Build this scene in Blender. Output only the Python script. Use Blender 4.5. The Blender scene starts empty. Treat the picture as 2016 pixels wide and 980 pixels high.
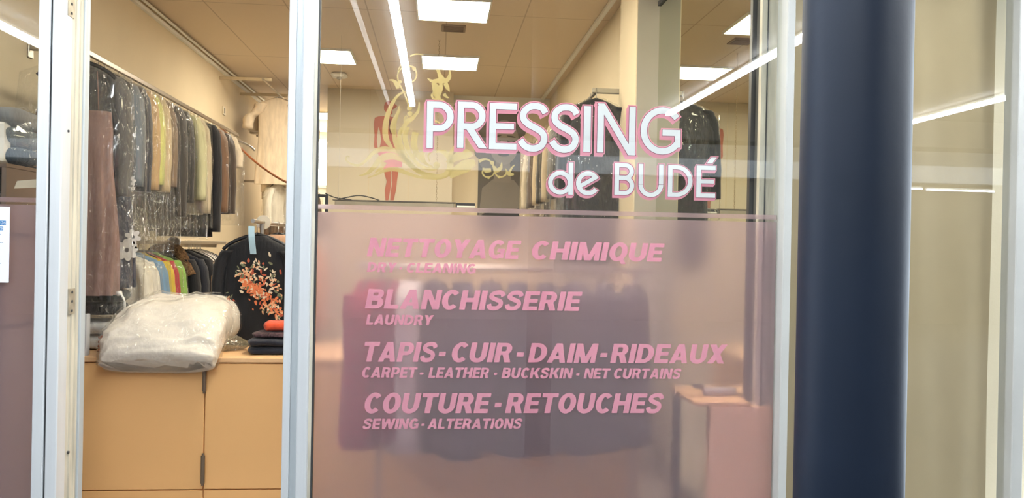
import bpy, math, random
from math import sin, cos, pi, radians, sqrt, atan2
from mathutils import Vector, Matrix, noise

random.seed(7)
SC = bpy.context.scene
COL = SC.collection

# ------------------------------------------------------------------ camera, light, exposure
FPX, YAW, PITCH, ROLL = 1550.0, .0935, -.0026, .0193
EYE = Vector((0, -3.5, 1.55))
_F = Vector((sin(YAW)*cos(PITCH), cos(YAW)*cos(PITCH), sin(PITCH)))
_R = Vector((cos(YAW), -sin(YAW), 0)); _U = _R.cross(_F)
CR = _R*cos(ROLL) + _U*sin(ROLL); CU = _U*cos(ROLL) - _R*sin(ROLL)
cam = bpy.data.objects.new('camera', bpy.data.cameras.new('camera')); COL.objects.link(cam)
cam.data.sensor_width = 36; cam.data.lens = FPX/2016*36; cam.data.clip_start = .05
M = Matrix((CR, CU, -_F)).transposed().to_4x4(); M.translation = EYE
cam.matrix_world = M; SC.camera = cam

SC.view_settings.view_transform = 'Standard'; SC.view_settings.look = 'None'
SC.view_settings.gamma = 1; SC.view_settings.use_curve_mapping = False
SC.view_settings.exposure = 0.0
SC.cycles.transparent_max_bounces = 40; SC.cycles.max_bounces = 10
SC.cycles.sample_clamp_indirect = 25
LED_STRENGTH, LED_COLOR = 38.0, (1, .90, .71)
TUBE_STRENGTH, TUBE_COLOR = 95.0, (.93, .97, 1)
W = bpy.data.worlds.new('world'); SC.world = W; W.use_nodes = True
_b = W.node_tree.nodes['Background']; _b.inputs[0].default_value = (.80, .90, 1, 1); _b.inputs[1].default_value = 5.8

# ------------------------------------------------------------------ measuring: a pixel of the photo on a plane of the room
def ray(x, y): return _F + CR*((x-1008)/FPX) - CU*((y-490)/FPX)
def PY(x, y, Y): r = ray(x, y); return EYE + r*((Y-EYE.y)/r.y)
def PZ(x, y, Z): r = ray(x, y); return EYE + r*((Z-EYE.z)/r.z)
def PX(x, y, X): r = ray(x, y); return EYE + r*((X-EYE.x)/r.x)

# ------------------------------------------------------------------ materials
def newmat(name):
    m = bpy.data.materials.new(name); m.use_nodes = True
    nt = m.node_tree; nt.nodes.clear(); o = nt.nodes.new('ShaderNodeOutputMaterial')
    return m, nt, o
def N(nt, t, **kw):
    n = nt.nodes.new(t)
    for k, v in kw.items(): n.inputs[k.replace('_', ' ')].default_value = v
    return n
_cache = {}
def mat(name, c, rough=.6, metal=0, var=.08, scale=6, bump=0, bscale=40, sheen=0, spec=.5, stretch=None):
    if name in _cache: return _cache[name]
    m, nt, o = newmat(name); L = nt.links.new
    p = N(nt, 'ShaderNodeBsdfPrincipled', Roughness=rough, Metallic=metal)
    p.inputs['Specular IOR Level'].default_value = spec
    if sheen: p.inputs['Sheen Weight'].default_value = sheen
    tc = N(nt, 'ShaderNodeTexCoord'); mp = N(nt, 'ShaderNodeMapping')
    if stretch: mp.inputs['Scale'].default_value = stretch
    L(tc.outputs['Object'], mp.inputs[0])
    nz = N(nt, 'ShaderNodeTexNoise', Scale=scale, Detail=4.0); L(mp.outputs[0], nz.inputs['Vector'])
    cr = N(nt, 'ShaderNodeValToRGB'); cr.color_ramp.elements[0].position = .3; cr.color_ramp.elements[1].position = .7
    cr.color_ramp.elements[0].color = [max(0, v*(1-var)) for v in c]+[1]
    cr.color_ramp.elements[1].color = [min(1, v*(1+var)) for v in c]+[1]
    L(nz.outputs[0], cr.inputs[0]); L(cr.outputs[0], p.inputs['Base Color'])
    if bump:
        n2 = N(nt, 'ShaderNodeTexNoise', Scale=bscale, Detail=5.0); L(mp.outputs[0], n2.inputs['Vector'])
        b = N(nt, 'ShaderNodeBump', Strength=bump, Distance=.02); L(n2.outputs[0], b.inputs['Height']); L(b.outputs[0], p.inputs['Normal'])
    L(p.outputs[0], o.inputs[0]); _cache[name] = m
    return m
def fabric(name, c, rough=.85, **k):
    k.setdefault('sheen', .15); k.setdefault('bump', .35); k.setdefault('bscale', 14); k.setdefault('stretch', (3, 3, .7)); k.setdefault('var', .15); k.setdefault('spec', .25)
    return mat('fabric '+name, c, rough, **k)
def emit(name, c, s):
    m, nt, o = newmat(name); e = N(nt, 'ShaderNodeEmission', Strength=s); e.inputs[0].default_value = (*c, 1)
    nt.links.new(e.outputs[0], o.inputs[0]); return m
def schlick(nt, f0, k=1.0):
    lw = N(nt, 'ShaderNodeLayerWeight'); lw.inputs['Blend'].default_value = .5
    pw = N(nt, 'ShaderNodeMath'); pw.operation = 'POWER'; pw.inputs[1].default_value = 4.5
    mu = N(nt, 'ShaderNodeMath'); mu.operation = 'MULTIPLY_ADD'; mu.inputs[1].default_value = (1-f0)*k; mu.inputs[2].default_value = f0
    nt.links.new(lw.outputs['Facing'], pw.inputs[0]); nt.links.new(pw.outputs[0], mu.inputs[0]); return mu
def glass_mat():
    m, nt, o = newmat('clear window glass'); L = nt.links.new
    t = N(nt, 'ShaderNodeBsdfTransparent'); t.inputs[0].default_value = (.97, .98, .97, 1)
    g = N(nt, 'ShaderNodeBsdfGlossy', Roughness=.0); g.inputs[0].default_value = (1, 1, 1, 1)
    mx = N(nt, 'ShaderNodeMixShader'); f = schlick(nt, .045)
    L(f.outputs[0], mx.inputs[0]); L(t.outputs[0], mx.inputs[1]); L(g.outputs[0], mx.inputs[2]); L(mx.outputs[0], o.inputs[0]); return m
def plastic_mat(name='clear garment plastic', veil=.022, f0=.045, rough=.08, bscale=5, bstr=1.0, col=(.95, .93, .88)):
    m, nt, o = newmat(name); L = nt.links.new
    t = N(nt, 'ShaderNodeBsdfTransparent'); t.inputs[0].default_value = (.97, .97, .96, 1)
    d = N(nt, 'ShaderNodeBsdfDiffuse'); d.inputs[0].default_value = (*col, 1)
    g = N(nt, 'ShaderNodeBsdfGlossy', Roughness=rough); g.inputs[0].default_value = (1, 1, 1, 1)
    tc = N(nt, 'ShaderNodeTexCoord'); mp = N(nt, 'ShaderNodeMapping'); mp.inputs['Scale'].default_value = (2.2, 2.2, .8)
    nz0 = N(nt, 'ShaderNodeTexNoise', Scale=bscale, Detail=2.5, Distortion=1.5)
    nz = N(nt, 'ShaderNodeMapRange'); nz.inputs[1].default_value = .5; nz.inputs[2].default_value = .56   # folds: sharp ridges where the noise crosses its middle
    rg = N(nt, 'ShaderNodeMath'); rg.operation = 'ABSOLUTE'; sb = N(nt, 'ShaderNodeMath'); sb.operation = 'SUBTRACT'; sb.inputs[1].default_value = .5
    L(nz0.outputs[0], sb.inputs[0]); L(sb.outputs[0], rg.inputs[0]); L(rg.outputs[0], nz.inputs[0]); nz.inputs[1].default_value = 0; nz.inputs[2].default_value = .09
    b = N(nt, 'ShaderNodeBump', Strength=bstr, Distance=.03)
    L(tc.outputs['Object'], mp.inputs[0]); L(mp.outputs[0], nz0.inputs['Vector']); L(nz.outputs[0], b.inputs['Height'])
    L(b.outputs[0], g.inputs['Normal']); L(b.outputs[0], d.inputs['Normal'])
    m1 = N(nt, 'ShaderNodeMixShader'); m1.inputs[0].default_value = veil
    L(t.outputs[0], m1.inputs[1]); L(d.outputs[0], m1.inputs[2])
    m2 = N(nt, 'ShaderNodeMixShader'); f = schlick(nt, f0, .35); L(f.outputs[0], m2.inputs[0])
    L(m1.outputs[0], m2.inputs[1]); L(g.outputs[0], m2.inputs[2]); L(m2.outputs[0], o.inputs[0]); return m
def film_mat(name, milk=.21, rough=.28, tint=(.99, .93, .96), body=(.89, .69, .76)):
    m, nt, o = newmat(name); L = nt.links.new
    r = N(nt, 'ShaderNodeBsdfRefraction', Roughness=rough, IOR=1.25); r.inputs[0].default_value = (*tint, 1)
    d = N(nt, 'ShaderNodeBsdfDiffuse'); d.inputs[0].default_value = (*body, 1)
    tl = N(nt, 'ShaderNodeBsdfTranslucent'); tl.inputs[0].default_value = (*body, 1)
    dm = N(nt, 'ShaderNodeMixShader'); dm.inputs[0].default_value = .45; L(d.outputs[0], dm.inputs[1]); L(tl.outputs[0], dm.inputs[2])
    mx = N(nt, 'ShaderNodeMixShader'); mx.inputs[0].default_value = milk
    L(r.outputs[0], mx.inputs[1]); L(dm.outputs[0], mx.inputs[2]); L(mx.outputs[0], o.inputs[0]); return m
def vinyl_mat(name, c, trans=0.0, glow=.25):
    m, nt, o = newmat(name); L = nt.links.new
    d = N(nt, 'ShaderNodeBsdfDiffuse'); d.inputs[0].default_value = (*c, 1)
    tl = N(nt, 'ShaderNodeBsdfTranslucent'); tl.inputs[0].default_value = (*c, 1)
    a = N(nt, 'ShaderNodeMixShader'); a.inputs[0].default_value = glow; L(d.outputs[0], a.inputs[1]); L(tl.outputs[0], a.inputs[2])
    t = N(nt, 'ShaderNodeBsdfTransparent')
    mx = N(nt, 'ShaderNodeMixShader'); mx.inputs[0].default_value = trans
    L(a.outputs[0], mx.inputs[1]); L(t.outputs[0], mx.inputs[2]); L(mx.outputs[0], o.inputs[0]); return m

GLASS = glass_mat(); PLASTIC = plastic_mat(); FILM = film_mat('frosted pink film')
BAGPLASTIC = plastic_mat('heavy bedding plastic', .03, .07, .10, 4, 1.0)
ALU = mat('brushed pale aluminium', (.66, .69, .715), .42, .25, .05, 3, .08, 90, stretch=(8, 8, .3))
ALU2 = mat('worn grey aluminium', (.47, .52, .55), .5, .2, .08, 3, .1, 60, stretch=(6, 6, .3))
CREAMMETAL = mat('dirty cream enamel', (.58, .54, .44), .55, 0, .22, 5, .15, 30, stretch=(4, 4, .6))
GASKET = mat('dark rubber gasket', (.045, .047, .05), .7)
STEEL = mat('chromed steel', (.46, .42, .37), .32, .9, .05)
DARKMETAL = mat('black painted metal', (.02, .02, .022), .45, .2)
BLACKPL = mat('black plastic', (.015, .015, .016), .4)
CREAM = mat('cream wall paint', (.72, .615, .44), .85, 0, .03, 1.5, .05, 60)
CREAM2 = mat('pale cream board', (.63, .565, .45), .8, 0, .02, 1.5)
GREYP = mat('taupe grey paint', (.36, .33, .28), .7, 0, .04, 2)
WHITEP = mat('white painted trim', (.80, .79, .74), .6, 0, .03, 3)
PEACH = mat('peach laminate', (.86, .50, .20), .45, 0, .025, 1.2, .02, 50)
PEACH2 = mat('peach laminate edge', (.80, .50, .25), .45, 0, .03, 1.2)
FLOORM = mat('grey vinyl floor', (.36, .33, .30), .5, 0, .1, 3)
NAVYPAINT = mat('dark navy gloss paint', (.004, .010, .024), .5, 0, .12, 4, .03, 25, spec=.3)
WHITEV = vinyl_mat('white vinyl', (.84, .86, .885), 0, .12)
PINKV = vinyl_mat('pink vinyl', (.82, .34, .44), 0, .12)
PINKT = vinyl_mat('rose vinyl', (.84, .36, .47), 0, .12)
MAROONV = vinyl_mat('maroon vinyl', (.22, .05, .09), 0, .1)
GOLDV = vinyl_mat('translucent gold vinyl', (.60, .49, .22), .2, .45)
CORD = mat('orange rubber cord', (.52, .17, .05), .5)

# ------------------------------------------------------------------ mesh collecting
class MB:
    def __init__(s): s.v = []; s.f = []; s.mi = []; s.ms = []
    def mid(s, m):
        if m not in s.ms: s.ms.append(m)
        return s.ms.index(m)
    def add(s, vs, fs, m):
        o = len(s.v); k = s.mid(m); s.v += [tuple(v) for v in vs]
        for f in fs: s.f.append([i+o for i in f]); s.mi.append(k)
    def box(s, a, b, m, bev=0):
        x0, x1 = sorted((a[0], b[0])); y0, y1 = sorted((a[1], b[1])); z0, z1 = sorted((a[2], b[2]))
        if bev:
            e = min(bev, (x1-x0)*.45, (y1-y0)*.45, (z1-z0)*.45)
            r = []
            for (zz, d) in ((z0, e), (z0+e, 0), (z1-e, 0), (z1, e)):
                X0, X1, Y0, Y1 = x0+d, x1-d, y0+d, y1-d
                r.append([(X0+e, Y0, zz), (X1-e, Y0, zz), (X1, Y0+e, zz), (X1, Y1-e, zz), (X1-e, Y1, zz), (X0+e, Y1, zz), (X0, Y1-e, zz), (X0, Y0+e, zz)])
            s.loft(r, m, True, True); return
        s.add([(x0,y0,z0),(x1,y0,z0),(x1,y1,z0),(x0,y1,z0),(x0,y0,z1),(x1,y0,z1),(x1,y1,z1),(x0,y1,z1)],
              [(0,3,2,1),(4,5,6,7),(0,1,5,4),(1,2,6,5),(2,3,7,6),(3,0,4,7)], m)
    def loft(s, rings, m, cap0=False, cap1=False, closed=True):
        n = len(rings[0]); vs = [p for r in rings for p in r]; fs = []
        for i in range(len(rings)-1):
            for j in range(n if closed else n-1):
                a = i*n+j; b = i*n+(j+1) % n; fs.append((a, b, b+n, a+n))
        if cap0: fs.append(tuple(range(n-1, -1, -1)))
        if cap1: fs.append(tuple((len(rings)-1)*n+j for j in range(n)))
        s.add(vs, fs, m)
    def tube(s, pts, r, m, n=8, caps=True):
        pts = [Vector(p) for p in pts]; rings = []
        rr = r if isinstance(r, (list, tuple)) else [r]*len(pts)
        for i, p in enumerate(pts):
            t = (pts[min(i+1, len(pts)-1)]-pts[max(i-1, 0)]).normalized()
            u = t.cross(Vector((0, 0, 1)) if abs(t.z) < .95 else Vector((0, 1, 0))).normalized(); w = t.cross(u)
            rings.append([p+(u*cos(2*pi*j/n)+w*sin(2*pi*j/n))*rr[i] for j in range(n)])
        s.loft(rings, m, caps, caps)
    def poly(s, pts, m): s.add(pts, [tuple(range(len(pts)))], m)
    def build(s, name, parent=None, smooth=False, loc=None):
        me = bpy.data.meshes.new(name); me.from_pydata(s.v, [], s.f)
        for m in s.ms: me.materials.append(m)
        me.polygons.foreach_set('material_index', s.mi)
        if smooth: me.polygons.foreach_set('use_smooth', [True]*len(s.f))
        me.update()
        o = bpy.data.objects.new(name, me); COL.objects.link(o)
        if parent: o.parent = parent
        if loc: o.location = loc
        return o
def tag(o, label, cat, group=None):
    o['label'] = label; o['category'] = cat
    if group: o['group'] = group
    return o
def struct(o): o['kind'] = 'structure'; return o
def thing(name, loc, label, cat, group=None, rz=0):
    o = bpy.data.objects.new(name, None); COL.objects.link(o); o.location = loc; o.rotation_euler.z = rz
    o.empty_display_size = .1
    return tag(o, label, cat, group)
def boxobj(name, a, b, m, parent=None, bev=0):
    mb = MB(); mb.box(a, b, m, bev); return mb.build(name, parent)
def crom(pts, n=8):
    out = []; P = [Vector(p) for p in pts]
    for i in range(len(P)-1):
        a, b, c, d = P[max(i-1, 0)], P[i], P[i+1], P[min(i+2, len(P)-1)]
        for k in range(n):
            t = k/n; out.append(.5*((2*b)+(c-a)*t+(2*a-5*b+4*c-d)*t*t+(3*b-a-3*c+d)*t**3))
    out.append(P[-1]); return out

# ------------------------------------------------------------------ the shop shell
CEIL = 3.55; XL, XR = -2.5, 1.455; YB, YC = 7.05, 11.0
def ceil_mat():
    m, nt, o = newmat('tan ceiling tiles'); L = nt.links.new
    p = N(nt, 'ShaderNodeBsdfPrincipled', Roughness=.85)
    tc = N(nt, 'ShaderNodeTexCoord'); sx = N(nt, 'ShaderNodeSeparateXYZ'); L(tc.outputs['Object'], sx.inputs[0])
    def line(out, off, per, w):
        a = N(nt, 'ShaderNodeMath'); a.operation = 'ADD'; a.inputs[1].default_value = off; L(out, a.inputs[0])
        d = N(nt, 'ShaderNodeMath'); d.operation = 'DIVIDE'; d.inputs[1].default_value = per; L(a.outputs[0], d.inputs[0])
        f = N(nt, 'ShaderNodeMath'); f.operation = 'FRACT'; L(d.outputs[0], f.inputs[0])
        g = N(nt, 'ShaderNodeMath'); g.operation = 'LESS_THAN'; g.inputs[1].default_value = w/per; L(f.outputs[0], g.inputs[0]); return g
    a = line(sx.outputs[0], 10-.58, .675, .012); b = line(sx.outputs[1], 10, 1.9, .012)
    mx = N(nt, 'ShaderNodeMath'); mx.operation = 'MAXIMUM'; L(a.outputs[0], mx.inputs[0]); L(b.outputs[0], mx.inputs[1])
    c = N(nt, 'ShaderNodeMix'); c.data_type = 'RGBA'; c.inputs[6].default_value = (.70, .58, .43, 1); c.inputs[7].default_value = (.50, .40, .29, 1)
    L(mx.outputs[0], c.inputs[0]); L(c.outputs[2], p.inputs['Base Color']); L(p.outputs[0], o.inputs[0]); return m
struct(boxobj('floor', (XL-.1, -.1, -.1), (3.2, YC+.1, 0), FLOORM))
struct(boxobj('ceiling', (XL-.1, .06, CEIL), (3.2, YC+.1, CEIL+.1), ceil_mat()))
struct(boxobj('wall_left', (XL-.1, .0, 0), (XL, YC+.1, CEIL), CREAM))
struct(boxobj('wall_right', (XR, 2.35, 0), (XR+.12, YB, CEIL), CREAM))
struct(boxobj('wall_back', (-1.45, YB, 0), (XR+.12, YB+.1, CEIL), CREAM))
struct(boxobj('wall_corridor_side', (-1.45, YB+.1, 0), (-1.35, YC, CEIL), CREAM))
struct(boxobj('wall_corridor_end', (XL, YC, 0), (-1.35, YC+.1, CEIL), WHITEP))
struct(boxobj('wall_partition', (-1.45, 6.80, 0), (.165, YB, CEIL), CREAM2))
mb = MB()
for q in (727, 805):
    X = PY(q, 300, 6.8).x; mb.box((X-.004, 6.797, 0), (X+.004, 6.802, CEIL), mat('seam', (.62, .53, .38), .8))
mb.build('trim_5')['kind'] = 'structure'
struct(boxobj('trim_6', (.165, YB-.06, 3.41), (XR, YB, CEIL), WHITEP))
struct(boxobj('trim_7', (1.335, 2.4, 3.52), (1.37, YB-.06, 3.55), WHITEP))
mb = MB(); mb.box((XL, .1, 3.47), (XL+.03, YC, 3.50), WHITEP); mb.tube([(XL+.05, .1, 3.52), (XL+.05, YC, 3.52)], .012, WHITEP)
struct(mb.build('trim_8'))
# column by the mirror
YCOL = PX(1295, 200, 1.47).y
struct(boxobj('wall_column', (PY(1253, 200, YCOL).x, YCOL, 0), (1.62, YCOL+.50, CEIL), GREYP))
struct(boxobj('wall_column_side', (PY(1253, 200, YCOL).x-.006, YCOL+.004, 0), (PY(1253, 200, YCOL).x, YCOL+.50, CEIL), CREAM))
struct(boxobj('wall_mirror_side', (1.48, .12, 0), (1.62, YCOL, CEIL), GREYP))
# corridor window
X0, X1 = PY(600, 300, YC).x, PY(650, 300, YC).x
wn = MB(); wn.box((X0-.1, YC-.04, 2.55), (X1+.2, YC-.005, 2.60), WHITEP); wn.box((X0-.1, YC-.04, 3.38), (X1+.2, YC-.005, 3.43), WHITEP)
w = wn.build('window_4'); struct(w)
boxobj('pane', (X0-.1, YC-.02, 2.60), (X1+.2, YC-.01, 3.38), emit('daylight pane', (.88, .95, 1), 24), w)

# ceiling lamps: 60 cm panels
LED = emit('lit panel', LED_COLOR, LED_STRENGTH)
def led(x, y, lab):
    t = thing('ceiling_panel_light', (x, y, CEIL), lab, 'ceiling light', 'square ceiling panel lights')
    mb = MB()
    for a, b in (((-.31, -.31), (.31, -.295)), ((-.31, .295), (.31, .31)), ((-.31, -.295), (-.295, .295)), ((.295, -.295), (.31, .295))):
        mb.box((a[0], a[1], -.022), (b[0], b[1], 0), WHITEP)
    mb.build('frame', t); boxobj('diffuser', (-.295, -.295, -.018), (.295, .295, -.004), LED, t)
led(.09, 3.18, 'square lit ceiling panel nearest the window, cut by the top of the view')
led(.09, 5.10, 'square lit ceiling panel second in the middle row, above the gold swirls')
led(-1.24, 5.03, 'square lit ceiling panel beside the bright aluminium post')
led(.30, .42, 'added lit panel out of view, brightening the display garments')  # added fill lamp, unseen, lights the display behind the film
led(.16, 1.36, 'added lit panel out of view, brightening the counter area')  # added unseen lamp for more light at the front of the room
led(-1.9, 9.0, 'square lit ceiling panel over the back corridor')
# small ceiling fittings
p = PZ(893, 55, CEIL); t = thing('ceiling_vent', (p.x, p.y, CEIL), 'small dark square vent in the ceiling between two lit panels', 'vent')
mb = MB(); mb.box((-.11, -.11, -.012), (.11, .11, 0), mat('brown vent', (.30, .22, .14), .7), .004); mb.build('frame', t)
mb = MB(); [mb.box((-.09, -.085+.03*k, -.018), (.09, -.07+.03*k, -.012), mat('brown vent slat', (.24, .17, .11), .7)) for k in range(6)]; mb.build('grille', t)
p = PZ(668, 144, CEIL); t = thing('smoke_detector', (p.x, p.y, CEIL), 'small pale detector box on the ceiling beyond the left lit panel', 'detector')
mb = MB(); mb.box((-.09, -.09, -.05), (.09, .09, 0), WHITEP, .02); mb.build('housing', t)
mb = MB(); mb.tube([(0, 0, -.07), (0, 0, -.05)], .03, GREYP, 12); mb.build('sensor', t)

# ------------------------------------------------------------------ shop front
ZT = 2.95
def post(name, x0, x1, y0, y1, m, z1=ZT): return struct(boxobj(name, (x0, y0, 0), (x1, y1, z1), m, None, .004))
xa, xb, xm = PY(68, 490, -.05).x, PY(118, 490, -.05).x, PY(93, 490, -.05).x
mb = MB(); mb.box((xa, -.05, 0), (xm-.004, .03, ZT), ALU, .004); mb.box((xm+.004, -.05, 0), (xb, .03, ZT), ALU, .004); mb.box((xm-.006, -.04, 0), (xm+.006, .02, ZT), GASKET)
struct(mb.build('trim_1'))
yj = PX(157, 490, xb-.003).y
mb = MB(); mb.box((xb-.10, .03, 0), (xb-.004, yj, ZT), CREAMMETAL)
for f in (.32, .72): y = .03+(yj-.03)*f; mb.box((xb-.006, y-.004, 0), (xb+.002, y+.004, ZT), CREAMMETAL)
mb.box((xb-.005, yj*.80, 0), (xb-.002, yj*.86, ZT), GASKET)
struct(mb.build('trim_2'))
x2 = PY(167, 490, yj+.03).x
post('trim_3', xb-.02, x2, yj, yj+.05, ALU2)
# lock strike plates on the jamb
for (py, lab) in ((593, 'worn metal strike plate with screws on the cream door jamb'), (8, 'metal latch plate at the top of the cream door jamb')):
    p = PX(140, py, xb); t = thing('strike_plate', (xb-.002, p.y, p.z), lab, 'strike plate')
    h = .055
    mb = MB(); mb.box((0, -.03, -h), (.005, .03, h), mat('worn steel', (.42, .38, .30), .5, .5, .2, 20)); mb.build('plate', t)
    for q in (-.04, 0, .04): mb = MB(); mb.tube([(.004, 0, q), (.008, 0, q)], .006, GASKET, 10); mb.build('screw', t)
for py in (258, 890):
    p = PX(134, py, xb); t = tag(MB().build('jamb_bolt'), 'small dark bolt head %s on the cream door jamb' % ('above the strike plate' if py < 500 else 'below the strike plate'), 'bolt')
    m2 = MB(); m2.tube([(xb-.003, p.y, p.z), (xb+.004, p.y, p.z)], .006, GASKET, 10)
    t.data = m2.build('x').data; bpy.data.objects.remove(bpy.data.objects['x'])
# centre post
c0, c1, c2, c3 = [PY(q, 490, -.05).x for q in (561, 577, 590, 611)]
mb = MB(); mb.box((c0, -.045, 0), (c1-.003, .06, ZT), ALU, .003); mb.box((c1-.002, -.035, 0), (c2, .06, ZT), ALU2); mb.box((c2, -.055, 0), (c3, .05, ZT), ALU, .004)
mb.box((c3, -.02, 0), (c3+.012, .03, ZT), CREAMMETAL); mb.box((c3+.012, -.012, 0), (c3+.018, .02, ZT), GASKET)
struct(mb.build('trim_4'))
# right post
r0, r1 = PY(1540, 490, -.05).x, PY(1556, 490, -.05).x
mb = MB(); mb.box((r0, -.06, 0), (r1, .05, ZT), mat('pale enamel', (.50, .51, .49), .5, 0, .06, 3), .004); mb.box((r1, -.02, 0), (r1+.012, .05, ZT), ALU2); mb.box((r0-.075, .045, 0), (r0+.0, .075, ZT), CREAMMETAL); mb.box((r0-.05, .04, 0), (r0-.046, .046, ZT), GASKET)
struct(mb.build('trim_9'))
q0, q1 = PY(2000, 490, -.05).x, PY(2011, 490, -.05).x
struct(boxobj('trim_10', (q0, -.05, 0), (q1+.03, .05, ZT), mat('pale enamel', (.50, .51, .49), .5), None, .004))
# glass panes, header, sills
def pane(name, x0, x1):
    return struct(boxobj(name, (x0, -.003, .10), (x1, .003, ZT), GLASS))
pane('window_1', -4.2, xa+.01); pane('window_2', c3+.01, r0+.005); pane('window_3', r1+.005, q0+.01); pane('window_5', q1+.02, 4.2)
struct(boxobj('wall_header', (-4.3, -.06, ZT), (4.3, .06, 3.75), ALU2))
struct(boxobj('trim_11', (-4.3, -.06, 0), (xa, .06, .10), ALU)); struct(boxobj('trim_12', (c3, -.06, 0), (4.3, .06, .10), ALU))
struct(boxobj('wall_party', (1.62, .5, 0), (3.2, .62, CEIL), CREAM))

# frosted film on the panes: the band, then the large field
def film(name, x0, x1, zs, lab):
    t = thing(name, (0, 0, 0), lab, 'window film')
    boxobj('band', (x0, .012, zs[0]), (x1, .0145, zs[1]), FILM, t)
    boxobj('field', (x0, .012, .11), (x1, .0145, zs[2]), FILM, t)
    return t
a, b, c = [PY(1000, y, 0).z for y in (419.5, 410.5, 425.0)]
film('frosted_film', c3+.02, r0-.002, (a, b, c), 'pink frosted film covering the lower half of the lettered window')
a, b, c = [PY(40, y, 0).z for y in (397.5, 388.5, 402.5)]
film('frosted_film', -4.15, xa-.005, (a, b, c), 'pink frosted film on the narrow pane left of the doorway')

# ------------------------------------------------------------------ lettering
def gR(x0, y0, x1, y1): return lambda e: [[(x0-e, y0-e), (x1+e, y0-e), (x1+e, y1+e), (x0-e, y1+e)]]
def gD(xb, xt, y0, y1, w):
    s = (xt-xb)/(y1-y0)
    def f(e):
        h = e*sqrt(1+s*s); a, b = xb-s*e-h, xt+s*e-h; W2 = w+2*h
        return [[(a, y0-e), (a+W2, y0-e), (b+W2, y1+e), (b, y1+e)]]
    return f
def gA(cx, cy, rx, ry, wx, wy, a0, a1, n=28):
    full = abs(a1-a0) >= 359.9
    def f(e):
        d = 0 if full else e/max(.01, (rx+ry)/2-wx/2)
        A0, A1 = radians(a0)-d, radians(a1)+d; out = []
        for i in range(n):
            t, u = A0+(A1-A0)*i/n, A0+(A1-A0)*(i+1)/n
            o = lambda q: (cx+(rx+e)*cos(q), cy+(ry+e)*sin(q)); k = lambda q: (cx+max(0, rx-wx-e)*cos(q), cy+max(0, ry-wy-e)*sin(q))
            out.append([o(t), o(u), k(u), k(t)])
        return out
    return f
def gP(pts, w, n=8):
    c = [Vector((x, y, 0)) for x, y in pts]; c = crom(c, n) if len(c) > 2 else c
    def f(e):
        q = [v.copy() for v in c]
        q[0] += (q[0]-q[1]).normalized()*e; q[-1] += (q[-1]-q[-2]).normalized()*e
        L, R = [], []
        for i, p in enumerate(q):
            t = (q[min(i+1, len(q)-1)]-q[max(i-1, 0)]).normalized(); nn = Vector((-t.y, t.x, 0))*(w/2+e)
            L.append((p+nn)[:2]); R.append((p-nn)[:2])
        return [[L[i], R[i], R[i+1], L[i+1]] for i in range(len(q)-1)]
    return f
def bowl(x0, y0, y1, xr, wx, wy):
    r = (y1-y0)/2; k = xr-r
    return [gR(x0, y1-wy, k, y1), gR(x0, y0, k, y0+wy), gA(k, (y0+y1)/2, r, r, wx, wy, -90, 90)]
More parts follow.
